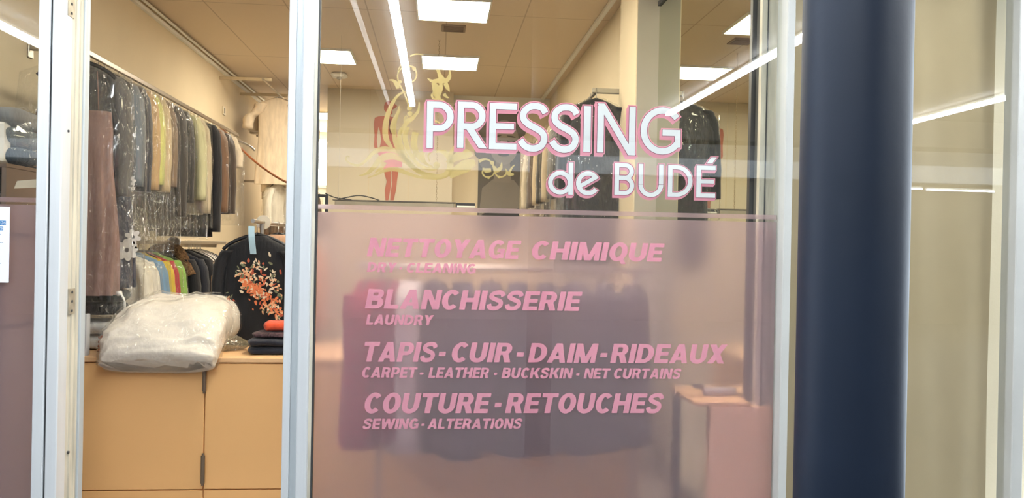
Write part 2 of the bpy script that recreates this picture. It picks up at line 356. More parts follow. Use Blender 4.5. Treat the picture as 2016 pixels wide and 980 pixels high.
HV = {  # heavy grotesque capitals: width, strokes
 'A': (.90, [gD(0, .30, 0, 1, .27), gD(.63, .33, 0, 1, .27), gR(.24, .17, .66, .35)]),
 'B': (.79, [gR(0, 0, .27, 1)]+bowl(.1, .49, 1, .74, .26, .18)+bowl(.1, 0, .59, .79, .27, .19)),
 'C': (.80, [gA(.42, .5, .42, .52, .28, .21, 42, 318)]),
 'D': (.84, [gR(0, 0, .27, 1)]+bowl(.1, 0, 1, .84, .28, .20)),
 'E': (.69, [gR(0, 0, .27, 1), gR(.1, .79, .69, 1), gR(.1, .40, .64, .60), gR(.1, 0, .69, .21)]),
 'G': (.85, [gA(.43, .5, .43, .52, .28, .21, 42, 318), gR(.46, .35, .85, .54), gR(.63, .04, .85, .5)]),
 'H': (.84, [gR(0, 0, .27, 1), gR(.57, 0, .84, 1), gR(.2, .39, .64, .61)]),
 'I': (.27, [gR(0, 0, .27, 1)]),
 'K': (.90, [gR(0, 0, .27, 1), gD(.18, .55, .36, 1, .31), gD(.60, .27, 0, .62, .31)]),
 'L': (.65, [gR(0, 0, .27, 1), gR(.1, 0, .65, .21)]),
 'M': (1.04, [gR(0, 0, .24, 1), gR(.80, 0, 1.04, 1), gD(.37, .02, 0, 1, .26), gD(.41, .76, 0, 1, .26)]),
 'N': (.84, [gR(0, 0, .25, 1), gR(.59, 0, .84, 1), gD(.55, .02, 0, 1, .27)]),
 'O': (.86, [gA(.43, .5, .43, .52, .28, .21, 0, 360)]),
 'P': (.77, [gR(0, 0, .27, 1)]+bowl(.1, .34, 1, .77, .27, .19)),
 'Q': (.86, [gA(.43, .5, .43, .52, .28, .21, 0, 360), gD(.66, .44, -.17, .24, .22)]),
 'R': (.82, [gR(0, 0, .27, 1)]+bowl(.1, .38, 1, .77, .27, .19)+[gD(.52, .33, 0, .46, .30)]),
 'S': (.78, [gP([(.70, .72), (.60, .88), (.38, .91), (.17, .82), (.16, .66), (.38, .54), (.58, .45), (.64, .29), (.54, .13), (.36, .09), (.16, .13), (.09, .30)], .215)]),
 'T': (.78, [gR(0, .79, .78, 1), gR(.255, 0, .525, 1)]),
 'U': (.83, [gR(0, .35, .27, 1), gR(.56, .35, .83, 1), gA(.415, .37, .415, .39, .27, .22, 180, 360)]),
 'W': (1.22, [gD(.16, 0, 0, 1, .26), gD(.16, .46, 0, 1, .25), gD(.76, .46, 0, 1, .25), gD(.78, .96, 0, 1, .26)]),
 'X': (.88, [gD(0, .56, 0, 1, .32), gD(.56, 0, 0, 1, .32)]),
 'Y': (.84, [gR(.285, 0, .555, .48), gD(.285, 0, .38, 1, .30), gD(.26, .54, .38, 1, .30)]),
 '-': (.32, [gR(0, .30, .32, .52)]),
 '2': (.62, [gP([(.08, .70), (.16, .88), (.34, .92), (.5, .82), (.5, .64), (.34, .42), (.1, .12)], .18), gR(0, 0, .62, .18)]),
 '6': (.64, [gA(.32, .33, .32, .33, .17, .17, 0, 360), gP([(.1, .35), (.16, .68), (.36, .95)], .17)]),
 '/': (.40, [gD(0, .26, 0, 1, .13)]),
}
def word_polys(txt, font, gap=.075):
    out = []; x = 0
    for ch in txt:
        w, st = font[ch]; out.append((x, st)); x += w+gap
    return out, x-gap
def place(polys, px0, yb, px1, yt, Y, shear=0, wid=1.0):
    """map unit glyph coordinates to the pane: px0,px1 = left/right in the photo, yb/yt = baseline / cap line at the left"""
    a, b = PY(px0, yb, Y), PY(px1, yb+(px1-px0)*.0175, Y); c = PY(px0, yt, Y)
    h = c.z-a.z; z0 = a.z; sx = (b.x-a.x-shear*h)/wid
    return [[(a.x+sx*x+shear*h*y, Y, z0+h*y) for x, y in p] for p in polys]
YV = .0065
ROWS = [  # heading, words (text, left, right), baseline left/right (at row ends), cap px, label
 ([('NETTOYAGE', 722, 1026), ('CHIMIQUE', 1044, 1308)], 503.5, 516, 36.5, 'large rose lettering NETTOYAGE CHIMIQUE, topmost heading on the frosted film'),
 ([('DRY', 722, 782), ('-', 786, 793), ('CLEANING', 799, 939)], 535.5, 538, 19, 'small rose lettering DRY - CLEANING under the topmost heading'),
 ([('BLANCHISSERIE', 718, 1146)], 607.5, 611.5, 38, 'large rose lettering BLANCHISSERIE, second heading on the frosted film'),
 ([('LAUNDRY', 720, 854)], 639, 639.5, 19.5, 'small rose lettering LAUNDRY under the second heading'),
 ([('TAPIS', 711, 862), ('-', 863, 880), ('CUIR', 886, 1012), ('-', 1016, 1034), ('DAIM', 1039, 1178), ('-', 1181, 1198), ('RIDEAUX', 1201, 1432)], 709, 718, 38.5, 'widest rose heading TAPIS-CUIR-DAIM-RIDEAUX on the frosted film'),
 ([('CARPET', 711, 822), ('-', 826, 835), ('LEATHER', 843, 965), ('-', 972, 980), ('BUCKSKIN', 987, 1129), ('-', 1134, 1142), ('NET', 1149, 1202), ('CURTAINS', 1207, 1342)], 741, 747.5, 20.5, 'small rose lettering CARPET - LEATHER - BUCKSKIN - NET CURTAINS below the widest heading'),
 ([('COUTURE', 714, 967), ('-', 973, 990), ('RETOUCHES', 994, 1308)], 812, 814, 39.5, 'large rose lettering COUTURE-RETOUCHES, lowest heading on the frosted film'),
 ([('SEWING', 713, 826), ('-', 829, 837), ('ALTERATIONS', 841, 1029)], 843.5, 844.5, 20, 'small rose lettering SEWING-ALTERATIONS, lowest line of all'),
]
for words, b0, b1, cap, lab in ROWS:
    L0, R0 = words[0][1], words[-1][2]; row = thing('window_lettering', (0, 0, 0), lab, 'lettering', 'rose service lettering on the frosted film')
    zb = (PY(L0, b0, YV).z + PY(R0, b1, YV).z)/2; hh = cap/FPX*3.507/1.0
    for txt, x0, x1 in words:
        mb = MB(); gl, wid = word_polys(txt, HV)
        xa_, xb_ = PY(x0, b0, YV).x, PY(x1, b1, YV).x; sh = .19; sx = (xb_-xa_-sh*hh*(.55 if txt == '-' else 1))/wid
        for gx, st in gl:
            for k, s in enumerate(st):
                for p in s(0): mb.poly([(xa_+sx*(gx+x)+sh*hh*y-(sh*hh*.28 if txt == '-' else 0), YV-.00005*k, zb+hh*y) for x, y in p], PINKT)
        mb.build('hyphen' if txt == '-' else 'word', row)

GT = {  # geometric capitals of the shop sign, unit cap height
 'P': [gR(0, 0, .137, 1)]+bowl(.05, .36, 1, .57, .14, .135),
 'R': [gR(0, 0, .137, 1)]+bowl(.05, .40, 1, .60, .14, .135)+[gD(.47, .15, 0, .47, .175)],
 'E': [gR(0, 0, .137, 1), gR(.05, .865, .58, 1), gR(.05, .435, .52, .565), gR(.05, 0, .58, .135)],
 'S': [gP([(.565, .80), (.50, .90), (.38, .94), (.23, .92), (.11, .81), (.10, .67), (.20, .56), (.36, .48), (.50, .39), (.55, .27), (.50, .13), (.38, .06), (.25, .055), (.13, .11), (.04, .22)], .137)],
 'I': [gR(0, 0, .137, 1)],
 'N': [gR(0, .0, .135, 1.0), gR(.665, -.02, .80, 1), gD(.655, -.01, -.04, 1.05, .155)],
 'G': [gA(.47, .5, .47, .5, .14, .135, 40, 322), gR(.47, .40, .86, .53), gR(.735, .16, .86, .5)],
 'd': [gA(.37, .367, .37, .367, .14, .135, 0, 360), gR(.62, 0, .765, 1)],
 'e': [gA(.5, .5, .5, .5, .19, .185, 28, 325), gP([(.10, .33), (.86, .78)], .17)],
 'B': [gR(0, 0, .14, 1)]+bowl(.05, .48, 1, .59, .14, .13)+bowl(.05, 0, .60, .61, .14, .13),
 'U': [gR(0, .39, .14, 1), gR(.62, .39, .76, 1), gA(.38, .38, .38, .38, .14, .135, 180, 360)],
 'D': [gR(0, 0, .14, 1)]+bowl(.05, 0, 1, .76, .14, .135),
 'É': [gR(0, 0, .14, 1), gR(.05, .865, .58, 1), gR(.05, .44, .54, .57), gR(.05, 0, .58, .135), gD(.30, .44, 1.07, 1.27, .17)],
}
GWID = {'P': .57, 'R': .62, 'E': .58, 'S': .61, 'I': .137, 'N': .80, 'G': .86, 'd': .765, 'e': 1.0, 'B': .61, 'U': .76, 'D': .76, 'É': .58}
SIGN = [('P', 840, 893, 200, 292), ('R', 900.5, 957.5, 200.5, 291.5), ('E', 963.5, 1017.5, 203, 294), ('S', 1021, 1077.5, 203, 297), ('S', 1083, 1139, 205.5, 299),
        ('I', 1149, 1163, 208.5, 299), ('N', 1176, 1251, 209, 301), ('G', 1261, 1340, 211, 304),
        ('d', 1079, 1128.5, 319, 383), ('e', 1134, 1181.5, 337, 384.5), ('B', 1210, 1249, 321, 384), ('U', 1257, 1306, 323, 388), ('D', 1315, 1363.5, 325, 387.5), ('É', 1371, 1408.5, 326, 389)]
sg = thing('shop_sign_lettering', (0, 0, 0), 'white capital lettering edged in pink across the clear upper window glass', 'lettering')
for ch, x0, x1, yt, yb in SIGN:
    a, b = PY(x0, yb, YV), PY(x1, yt, YV); h = PY((x0+x1)/2, yt, YV).z-PY((x0+x1)/2, yb, YV).z; z0 = PY((x0+x1)/2, yb, YV).z
    a = PY(x0, (yt+yb)/2, YV); b = PY(x1, (yt+yb)/2, YV); sx = (b.x-a.x)/GWID[ch]; u = 1/FPX*3.507
    def lay(e, dx, dz, Y, m, mb):
        for k, s in enumerate(GT[ch]):
            for p in s(e*u/h): mb.poly([(a.x+sx*x+dx*u, Y+.00004*k, z0+h*y+dz*u) for x, y in p], m)
    big = ch in 'PRESING'
    mb = MB(); lay(0, 0, 0, YV, WHITEV, mb); o1 = mb.build('letter_face', sg)
    mb = MB(); lay(1.0, 0, 0, YV+.0005, MAROONV, mb); mb.build('dark_outline', o1)
    mb = MB(); lay(3.0 if big else 2.2, 0, 0, YV+.001, PINKV, mb)
    n = 6
    for i in range(1, n+1): lay(2.2 if big else 1.6, (-3.6 if big else -2.6)*i/n, -(6.0 if big else 4.6)*i/n, YV+.001+.0003*i, PINKV, mb)
    mb.build('pink_shadow', o1)

# gold flourish
def leaf(mb, pts, ws, k):
    c = crom([PY(x, y, YV) for x, y in pts], 10); n = len(ws)-1; L, R = [], []
    for i, p in enumerate(c):
        f = i/(len(c)-1)*n; j = min(int(f), n-1); w = (ws[j]+(ws[j+1]-ws[j])*(f-j))/FPX*3.507/2
        t = (c[min(i+1, len(c)-1)]-c[max(i-1, 0)]).normalized(); nn = Vector((-t.z, 0, t.x))*w
        L.append(p+nn); R.append(p-nn)
    for i in range(len(c)-1):
        q = [L[i], R[i], R[i+1], L[i+1]]; mb.poly([(v.x, YV+.004+.0001*k, v.z) for v in q], GOLDV)
def disc(mb, x, y, r, k=0):
    p = PY(x, y, YV); r = r/FPX*3.507; mb.poly([(p.x+r*cos(i*pi/8), YV+.004+.0001*k, p.z+r*sin(i*pi/8)) for i in range(16)], GOLDV)
fl = thing('gold_flourish', (0, 0, 0), 'gold scrolling leaf ornament on the upper glass left of the white letters', 'ornament')
mb = MB()
for k, (p, w) in enumerate([
    ([(803, 180), (784, 187), (768, 212), (759, 245), (760, 272), (772, 291)], [1, 5, 8, 11, 11, 4]),
    ([(786, 208), (782, 224), (776, 238), (773, 252), (776, 266)], [1, 6, 10, 11, 3]),
    ([(825, 200), (823, 218), (812, 232), (799, 243), (790, 262)], [1, 5, 8, 9, 5]),
    ([(799, 236), (803, 232), (799, 228), (796, 234), (798, 244)], [3, 2, 2, 3, 6]),
    ([(789, 214), (778, 240), (777, 272), (788, 300), (808, 325), (838, 344), (868, 347), (884, 336), (886, 314), (874, 299), (858, 298)], [1, 6, 9, 10, 9, 9, 10, 12, 13, 9, 2]),
    ([(790, 250), (786, 275), (797, 305), (815, 330), (834, 340), (858, 343)], [5, 9, 10, 8, 5, 2]),
    ([(804, 250), (797, 270), (806, 300), (824, 324), (845, 332), (858, 331), (862, 324), (856, 320)], [6, 10, 9, 7, 6, 7, 8, 5]),
    ([(818, 260), (815, 285), (824, 308), (839, 322), (852, 328)], [12, 13, 9, 5, 2]),
    ([(830, 298), (834, 316), (846, 327)], [12, 8, 2]),
    ([(815, 317), (818, 307), (823, 301), (819, 297), (814, 303), (817, 309)], [1, 3, 4, 4, 3, 2]),
    ([(846, 318), (843, 306), (850, 299), (862, 300)], [2, 3, 3, 1]),
    ([(821, 334), (806, 318), (792, 306), (776, 296), (754, 293), (736, 300), (720, 316), (706, 325), (690, 322), (681, 314), (683, 307), (688, 309)], [2, 4, 7, 9, 10, 8, 6, 5, 4, 3, 3, 2]),
    ([(706, 346), (724, 340), (738, 326), (750, 312), (770, 307), (790, 314), (808, 326)], [1, 6, 10, 13, 14, 8, 2]),
    ([(738, 340), (750, 330), (756, 318)], [1, 8, 12]),
    ([(723, 350), (742, 343), (758, 335), (780, 333), (802, 341), (830, 349), (866, 351), (890, 342)], [1, 4, 7, 9, 7, 5, 4, 3]),
    ([(884, 346), (900, 336), (918, 326), (935, 318)], [12, 20, 26, 10]),
    ([(886, 318), (900, 308), (918, 303), (930, 305)], [8, 16, 20, 4]),
    ([(884, 320), (888, 302), (893, 286)], [12, 9, 1]),
    ([(868, 244), (858, 238), (844, 243), (836, 262)], [1, 4, 3, 1]),
    ([(806, 212), (797, 186), (788, 168), (783, 152), (785, 135), (793, 122)], [3, 3, 3, 2, 2, 1]),
    ([(788, 168), (782, 150), (790, 134), (803, 129), (815, 133), (820, 146), (815, 158), (803, 163), (798, 170)], [2, 2, 2, 3, 4, 3, 3, 3, 1]),
    ([(807, 110), (818, 106), (833, 107)], [3, 3, 2]),
    ([(766, 157), (774, 158), (781, 165), (783, 174)], [1, 5, 10, 6]),
    ([(841, 153), (851, 159), (864, 158), (878, 158), (885, 150), (885, 136)], [1, 6, 10, 9, 7, 1]),
    ([(860, 131), (865, 145), (870, 156)], [6, 7, 14]),
    ([(852, 162), (858, 172), (860, 185), (867, 196)], [6, 15, 14, 3]), ([(868, 162), (868, 175), (864, 190)], [7, 8, 3]), ([(877, 163), (881, 172), (885, 180)], [9, 8, 1]),
    ([(862, 194), (853, 193), (850, 186), (855, 184), (857, 189)], [5, 4, 4, 4, 2]), ([(874, 184), (879, 190), (884, 192)], [7, 5, 1]), ([(866, 196), (872, 197), (875, 199)], [5, 4, 1]),
    ([(943, 317), (954, 313), (963, 315), (970, 322)], [7, 4, 3, 3]),
    ([(988, 319), (986, 330), (978, 335), (972, 327)], [1, 7, 9, 5]), ([(970, 322), (973, 333), (974, 342)], [4, 4, 2]), ([(950, 330), (957, 335), (967, 334)], [1, 10, 7]),
    ([(953, 330), (950, 340), (955, 347), (962, 348), (970, 345), (974, 339), (979, 346), (987, 348), (994, 345), (998, 338), (995, 331)], [3, 3, 3, 3, 2, 3, 3, 3, 3, 4, 1]),
    ([(998, 337), (1003, 342), (1012, 343)], [3, 8, 3]), ([(1003, 340), (1008, 330), (1014, 324)], [4, 4, 1]),
]): leaf(mb, p, w, k)
for q in ((815, 134, 4), (806, 212, 5), (807, 223, 5), (969, 320, 4), (962, 349, 3), (983, 348, 3), (859, 324, 6), (788, 160, 3)): disc(mb, *q, 60)
mb.build('scrollwork', fl)

# ------------------------------------------------------------------ hanging clothes
HOOKW = mat('hook wire', (.45, .43, .40), .35, .8)
def ringpts(hw, hd, z, cx=0, cy=0, n=44, amp=0, ph=0, k=9):
    out = []
    for j in range(n):
        a = 2*pi*j/n; c, s = cos(a), sin(a)
        f = 1+amp*(sin(k*a+ph)+.5*sin((k*2-3)*a+ph*1.7+z*3))
        out.append((cx+hw*f*math.copysign(abs(c)**.75, c), cy+hd*(1+2.2*(f-1))*math.copysign(abs(s)**.75, s), z))
    return out
def body(mb, prof, m, folds=.06, k=9, ph=None, cap=True):
    ph = random.random()*6 if ph is None else ph; rings = []; n = len(prof)
    zs = [p[0] for p in prof]; S = []
    for i in range(n-1):
        for t in (0, .25, .5, .75): S.append([prof[i][q]+(prof[i+1][q]-prof[i][q])*t for q in range(3)])
    S.append(list(prof[-1][:3])); z0, z1 = zs[0], zs[-1]
    for z, hw, hd in S:
        f = (z-z0)/(z1-z0); rings.append(ringpts(hw, hd, z, .01*sin(f*5+ph), 0, 44, folds*min(1, f*1.4), ph+f*1.2, k))
    mb.loft(rings, m, cap, False)
    bot = rings[-1]; mb.loft([bot, [(x*.9, y*.6, z+.02) for x, y, z in bot]], m, False, True)
def sleeve(root, s, hw, m, L=.55, r=.062, z=-.145, out=.05):
    mb = MB(); pts = crom([(s*(hw-.045), 0, z), (s*(hw+.005), -.005, z-.10), (s*(hw+out*.6), -.015, z-L*.55), (s*(hw+out*.7), -.03, z-L)], 4)
    rings = []
    for i, p in enumerate(pts):
        f = i/(len(pts)-1); rr = r*(1.05-.32*f)*(1+.05*sin(i*2.3)); rings.append([(p.x+rr*.8*cos(2*pi*j/14), p.y+rr*1.25*sin(2*pi*j/14), p.z) for j in range(14)])
    mb.loft(rings, m, True, True); return mb.build('sleeve', root, True)
def hanger(root, hw=.2, m=None, z=-.09):
    m = m or BLACKPL; mb = MB()
    for s in (-1, 1):
        c = crom([(0, 0, z+.012), (s*hw*.45, 0, z-.015), (s*hw*.8, 0, z-.05), (s*hw, 0, z-.085)], 4); mb.tube(c, [.011]*len(c), m, 8)
    h = mb.build('hanger', root, True)
    mb = MB(); c = [(0, 0, z+.01), (0, 0, -.03)]+[(0, .019*sin(a)*1.0-.0, -.012+.019*cos(a)) for a in [pi*.9, pi*.6, pi*.25, 0, -pi*.3, -pi*.6]]
    mb.tube([Vector(p) for p in c], .0025, HOOKW, 6); mb.build('hook', h, True)
    return h
def cover(root, hw, L, hd=.1, m=None, crumple=.05):
    mb = MB(); prof = [(-.07, .05, .03), (-.11, hw*.62, hd*.55), (-.17, hw+.035, hd*.9), (-.45, hw+.05, hd*1.15), (-.8*L, hw+.05, hd*1.2), (-L, hw+.055, hd*1.2)]
    ph = random.random()*6; rings = []
    S = []
    for i in range(len(prof)-1):
        for t in (0, .2, .4, .6, .8): S.append([prof[i][q]+(prof[i+1][q]-prof[i][q])*t for q in range(3)])
    S.append(prof[-1])
    for z, a, b in S:
        r = []
        for (x, y, zz) in ringpts(a, b, z, 0, 0, 40, .03, ph, 7):
            d = noise.noise(Vector((x*9+ph, y*9, zz*4)))*crumple*min(1, (-z)*3); r.append((x*(1+d*.6), y*(1+d*2), zz+d*.1))
        rings.append(r)
    mb.loft(rings, m or PLASTIC, False, False); return mb.build('plastic_cover', root, True)
def jacket(name, loc, hw, L, m, lab, cat, group, rz=0, cov=0, slL=.55, hd=.085, collar=None, folds=.05, hm=None, hookz=True):
    t = thing(name, loc, lab, cat, group, rz)
    mb = MB(); body(mb, [(-.085, .055, .045), (-.105, hw*.45, .055), (-.135, hw*.82, .06), (-.19, hw*.98, .07), (-.35, hw*.95, hd), (-.5*L-.1, hw*.9, hd*1.1), (-L, hw*1.0, hd*1.25)], m, folds)
    mb.build('body', t, True)
    for s in (-1, 1): sleeve(t, s, hw, m, min(slL, L-.1))
    if collar:
        mb = MB(); c = [(.075*cos(a), .05*sin(a)-.005, -.10+.02*sin(a)) for a in [2*pi*i/16 for i in range(17)]]; mb.tube(c, .024, collar, 8); mb.build('collar', t, True)
    hanger(t, hw*.86, hm)
    if cov: cover(t, hw+.03, max(L+.02, cov if cov > .2 else L+.08), hd+.03)
    return t
def gown(name, loc, hw, L, m, lab, cat, group, rz=0, cov=0, top=-.35, hd=.07, folds=.09):
    t = thing(name, loc, lab, cat, group, rz)
    mb = MB(); body(mb, [(top, hw*.90, hd*.6), (top-.10, hw*.95, hd*.85), (top-.28, hw*.93, hd*.85), (top-.42, hw*.95, hd), (-L*.8, hw*.98, hd*1.25), (-L, hw*1.0, hd*1.4)], m, folds, 11); mb.build('skirt', t, True)
    for s in (-1, 1):
        mb = MB(); mb.tube([(s*hw*.55, 0, top+.01), (s*hw*.5, 0, -.14)], .003, m); mb.build('strap', t)
    hanger(t, hw*.95)
    if cov: cover(t, hw+.03, cov, .11)
    return t

# rail along the left wall
RX, RZ = -1.98, 2.595
def rail(name, x, z, y0, y1, lab, wall_x=None, r=.0125, arms=(), m=STEEL):
    t = thing(name, (x, y0, z), lab, 'clothes rail'); mb = MB(); mb.box((-.011, 0, -.015), (.011, y1-y0, .015), m, .003); mb.build('bar', t)
    for ay in arms:
        mb = MB(); mb.box((min(wall_x-x, 0), ay-y0-.012, -.045), (max(wall_x-x, 0), ay-y0+.012, -.015), m, .003); mb.build('bracket_arm', t)
    return t
rail('clothes_rail', RX, RZ, .75, 4.45, 'long square steel rail of bagged clothes along the left wall', XL, arms=(4.2,))
def slot(xr, hw, x=RX): return PX(xr, 300, x+hw).y
F = fabric
LEFT = [ # px of right edge, px of hem, hw, kind, fabric, cover length over hem, name, category, label
 (262, 395, .235, 'j', F('charcoal wool', (.10, .094, .088)), .35, 'jacket', 'jacket', 'charcoal jacket in clear plastic, hanging right behind the mauve gown'),
 (289, 372, .24, 'j', F('steel satin', (.13, .15, .17), .45), .3, 'jacket', 'jacket', 'shiny steel grey jacket with pale blue sheen beside the navy lace dress'),
 (303, 384, .24, 'j', F('navy padded', (.028, .033, .045), .5), .3, 'coat', 'coat', 'navy padded coat with a rounded hem, in front of the tan and lime pieces'),
 (316, 378, .235, 'j', F('tan wool', (.42, .28, .14)), .42, 'jacket', 'jacket', 'tan jacket in crumpled plastic between navy coat and lime one'),
 (326, 366, .235, 'j', F('lime cotton', (.50, .50, .16)), .45, 'jacket', 'jacket', 'yellow-green jacket sleeve in the middle of the bagged row'),
 (340, 383, .24, 'j', F('beige cotton', (.46, .36, .22)), .42, 'jacket', 'jacket', 'beige jacket in plastic just right of the yellow-green one'),
 (350, 370, .235, 'j', F('brown tweed', (.18, .125, .08)), .4, 'jacket', 'jacket', 'brown tweed jacket bagged next to the long charcoal coat'),
 (373, 438, .25, 'j', F('charcoal leather', (.045, .04, .036), .5), .06, 'coat', 'coat', 'long charcoal leather coat, widest dark piece of the bagged row'),
 (386, 405, .235, 'j', F('black nylon', (.03, .03, .03), .45), .25, 'jacket', 'jacket', 'black jacket with crinkled sleeve between charcoal coat and pale green one'),
 (407, 398, .24, 'j', F('pale green', (.52, .50, .30)), .3, 'jacket', 'jacket', 'pale yellow-green jacket bagged in front of the black overcoat'),
 (417, 428, .235, 'j', F('quilted cream', (.50, .42, .29)), .1, 'coat', 'coat', 'cream quilted coat in plastic touching the black overcoat'),
 (440, 470, .26, 'j', F('black wool', (.018, .018, .022)), 0, 'overcoat', 'coat', 'unbagged black overcoat, longest dark coat near the far end of the rail'),
 (453, 425, .24, 'j', F('brown leather', (.20, .11, .065), .4), .06, 'jacket', 'jacket', 'brown leather coat in plastic just beyond the black overcoat'),
 (467, 427, .24, 'j', F('dark brown puffer', (.06, .045, .038), .35), .0, 'jacket', 'jacket', 'dark brown puffer jacket, last dark piece on the left rail'),
 (479, 330, .24, 'j', F('ivory cotton', (.72, .62, .48)), .55, 'shirt', 'shirt', 'ivory shirt at the far end of the left rail in a long plastic bag'),
]
G1 = 'bagged clothes on the left rail'
yprev = 1.10
for i, (xr, yb, hw, kd, m, cv, nm, ct, lab) in enumerate(LEFT):
    hw *= .8; y = max(slot(xr, hw+.07), yprev+(.2 if i == 1 else .055)); yprev = y; hw = PY(xr, 300, y).x-RX-.07; zb = PX(xr, yb, RX+hw).z; L = RZ-zb
    jacket(nm, (RX, y, RZ+.012), hw, L, m, lab, ct, G1, random.uniform(-.12, .12), (L+cv) if cv else 0, slL=L*.82, hd=.055)
MAUVE = F('mauve crepe', (.21, .125, .10), .7, bscale=8)
y = 1.0; g1 = gown('gown', (RX, y, RZ+.012), .21, RZ-PY(200, 585, y).z, MAUVE, 'long mauve strapless gown in clear plastic, nearest piece on the left rail', 'dress', G1, .05, RZ-.98, top=-.36)
NAVY = F('navy satin', (.018, .024, .045), .38)
y2 = 1.27; g2 = gown('gown', (RX, y2, RZ+.012), .195, RZ-PY(258, 570, y2).z, NAVY, 'long navy dress with white lace flowers, hanging behind the mauve gown', 'dress', G1, 0, RZ-1.05, top=-.30)
LACE = mat('white lace', (.72, .68, .60), .8)
def flower(mb, x, z, r, y, m, pet=7, a0=0):
    for i in range(pet):
        a = a0+2*pi*i/pet; cx, cz = x+r*.6*cos(a), z+r*.6*sin(a)
        mb.poly([(cx+r*.42*cos(t)*cos(a)-r*.30*sin(t)*sin(a), y-.002*(i % 3), cz+r*.42*cos(t)*sin(a)+r*.30*sin(t)*cos(a)) for t in [2*pi*q/10 for q in range(10)]], m)
mb = MB()
for px, py, r in ((258, 357, .03), (250, 492, .062), (262, 466, .045), (264, 486, .02), (252, 350, .012), (262, 371, .014)):
    mb = MB(); p = PY(px, py, y2-.14); flower(mb, p.x-RX, p.z-RZ-.012, r, -.14, LACE, 8 if r > .05 else 6, r*40); mb.build('lace_flower', g2)
# empty hooks pushed together on the rail
t = thing('wire_hanger', (RX, 4.3, RZ+.012), 'empty wire hanger on the far end of the left rail', 'hanger'); hanger(t, .2, HOOKW)

# lower rail under it
R2X, R2Z = -2.12, 1.535
t = rail('clothes_rail', R2X, R2Z, 1.75, 4.6, 'low steel rail with a round end disc below the bagged row', XL, arms=(2.0, 4.3))
mb = MB(); yd = PX(342, 478, R2X).y; c = PX(342, 478, R2X); mb.tube([(0, yd-1.75-.012, c.z-R2Z), (0, yd-1.75+.012, c.z-R2Z)], .052, mat('smoky plastic', (.40, .36, .30), .35), 28); mb.build('end_disc', t)
LOW = [(308, F('white linen', (.70, .66, .56)), .3, 'shirt', 'white shirt in plastic, first piece on the low rail above the duvet'),
 (322, F('white cotton', (.74, .71, .64)), .3, 'shirt', 'white shirt in plastic second on the low rail'),
 (340, F('sky blue', (.20, .33, .48)), .3, 'shirt', 'sky blue shirt in plastic on the low rail'),
 (354, F('yellow', (.72, .52, .05)), .3, 'shirt', 'bright yellow shirt in plastic on the low rail'),
 (361, F('crimson', (.50, .03, .05)), .3, 'shirt', 'crimson shirt in plastic between yellow and green ones'),
 (374, F('grass green', (.28, .52, .10)), .3, 'shirt', 'bright green shirt in plastic on the low rail'),
 (402, F('black felt', (.02, .02, .024)), 0, 'coat', 'black coat with a brown fur collar on the low rail'),
 (418, F('ink wool', (.025, .028, .04)), 0, 'coat', 'ink dark coat next to the fur-collared coat on the low rail'),
 (433, F('soot wool', (.018, .018, .022)), 0, 'coat', 'soot black coat last on the low rail beside the flowered blouse')]
FUR = mat('brown fur', (.24, .13, .06), .95, 0, .5, 60, 1, 120)
for xr, m, cv, nm, lab in LOW:
    y = slot(xr, .27, R2X)
    j = jacket(nm, (R2X, y, R2Z+.012),   .20, .72, m, lab, nm, 'clothes on the low rail', random.uniform(-.1, .1), .85 if cv else 0, slL=.62, hd=.06, collar=None)
    if 'brown fur' in lab:
        mb = MB(); c = crom([(-.10, -.05, -.20), (-.09, -.03, -.09), (0, .03, -.05), (.10, -.02, -.09), (.17, -.05, -.20), (.20, -.06, -.27)], 5); mb.tube(c, .045, FUR, 10); mb.build('fur_collar', j, True)
for k in range(9):
    t = thing('wire_hanger', (R2X, slot(436+k*1.5, .26, R2X)+.02*k, R2Z+.012), 'empty wire hanger in the bunch at the far end of the low rail', 'hanger', 'empty hangers bunched on the low rail', random.uniform(-.15, .15)); hanger(t, .2, HOOKW if k % 2 else BLACKPL)

# flowered blouse on a rack behind the counter
bY = 1.42; bp = PY(507, 432, bY)
BL = F('black crepe', (.012, .012, .014), .7)
t = thing('blouse', bp, 'black long-sleeved blouse printed with orange flowers, hanging above the counter', 'blouse', None, .0)
Lb = bp.z-PY(500, 690, bY).z
hwb = .205
mb = MB(); body(mb, [(-.10, .05, .04), (-.13, hwb*.5, .05), (-.165, hwb*.85, .055), (-.23, hwb*1.0, .06), (-.45, hwb*.95, .07), (-Lb*.8, hwb*1.02, .085), (-Lb, hwb*1.05, .09)], BL, .05, 8, 1.0); mb.build('body', t, True)
for s in (-1, 1): sleeve(t, s, hwb, BL, Lb-.23, .055, -.19, .03)
hanger(t, .2, BLACKPL, -.10)
mb = MB(); PR = [mat('print '+n, c, .8) for n, c in (('coral', (.72, .20, .07)), ('peach', (.78, .42, .22)), ('cream', (.72, .60, .42)), ('olive', (.16, .17, .09)), ('rust', (.45, .09, .04)))]
rnd = random.Random(3)
def petal(px, py, ang, l, w, m, dy):
    p = PY(px, py, bY-.115); x, z = p.x-bp.x, p.z-bp.z; l *= .0031; w *= .0031
    pts = []
    for q in range(8):
        a = 2*pi*q/8; u, v = l*cos(a), w*sin(a)*(1-.35*cos(a)); pts.append((x+u*cos(ang)-v*sin(ang), -.115+dy, z+u*sin(ang)+v*cos(ang)))
    mb.poly(pts, m)
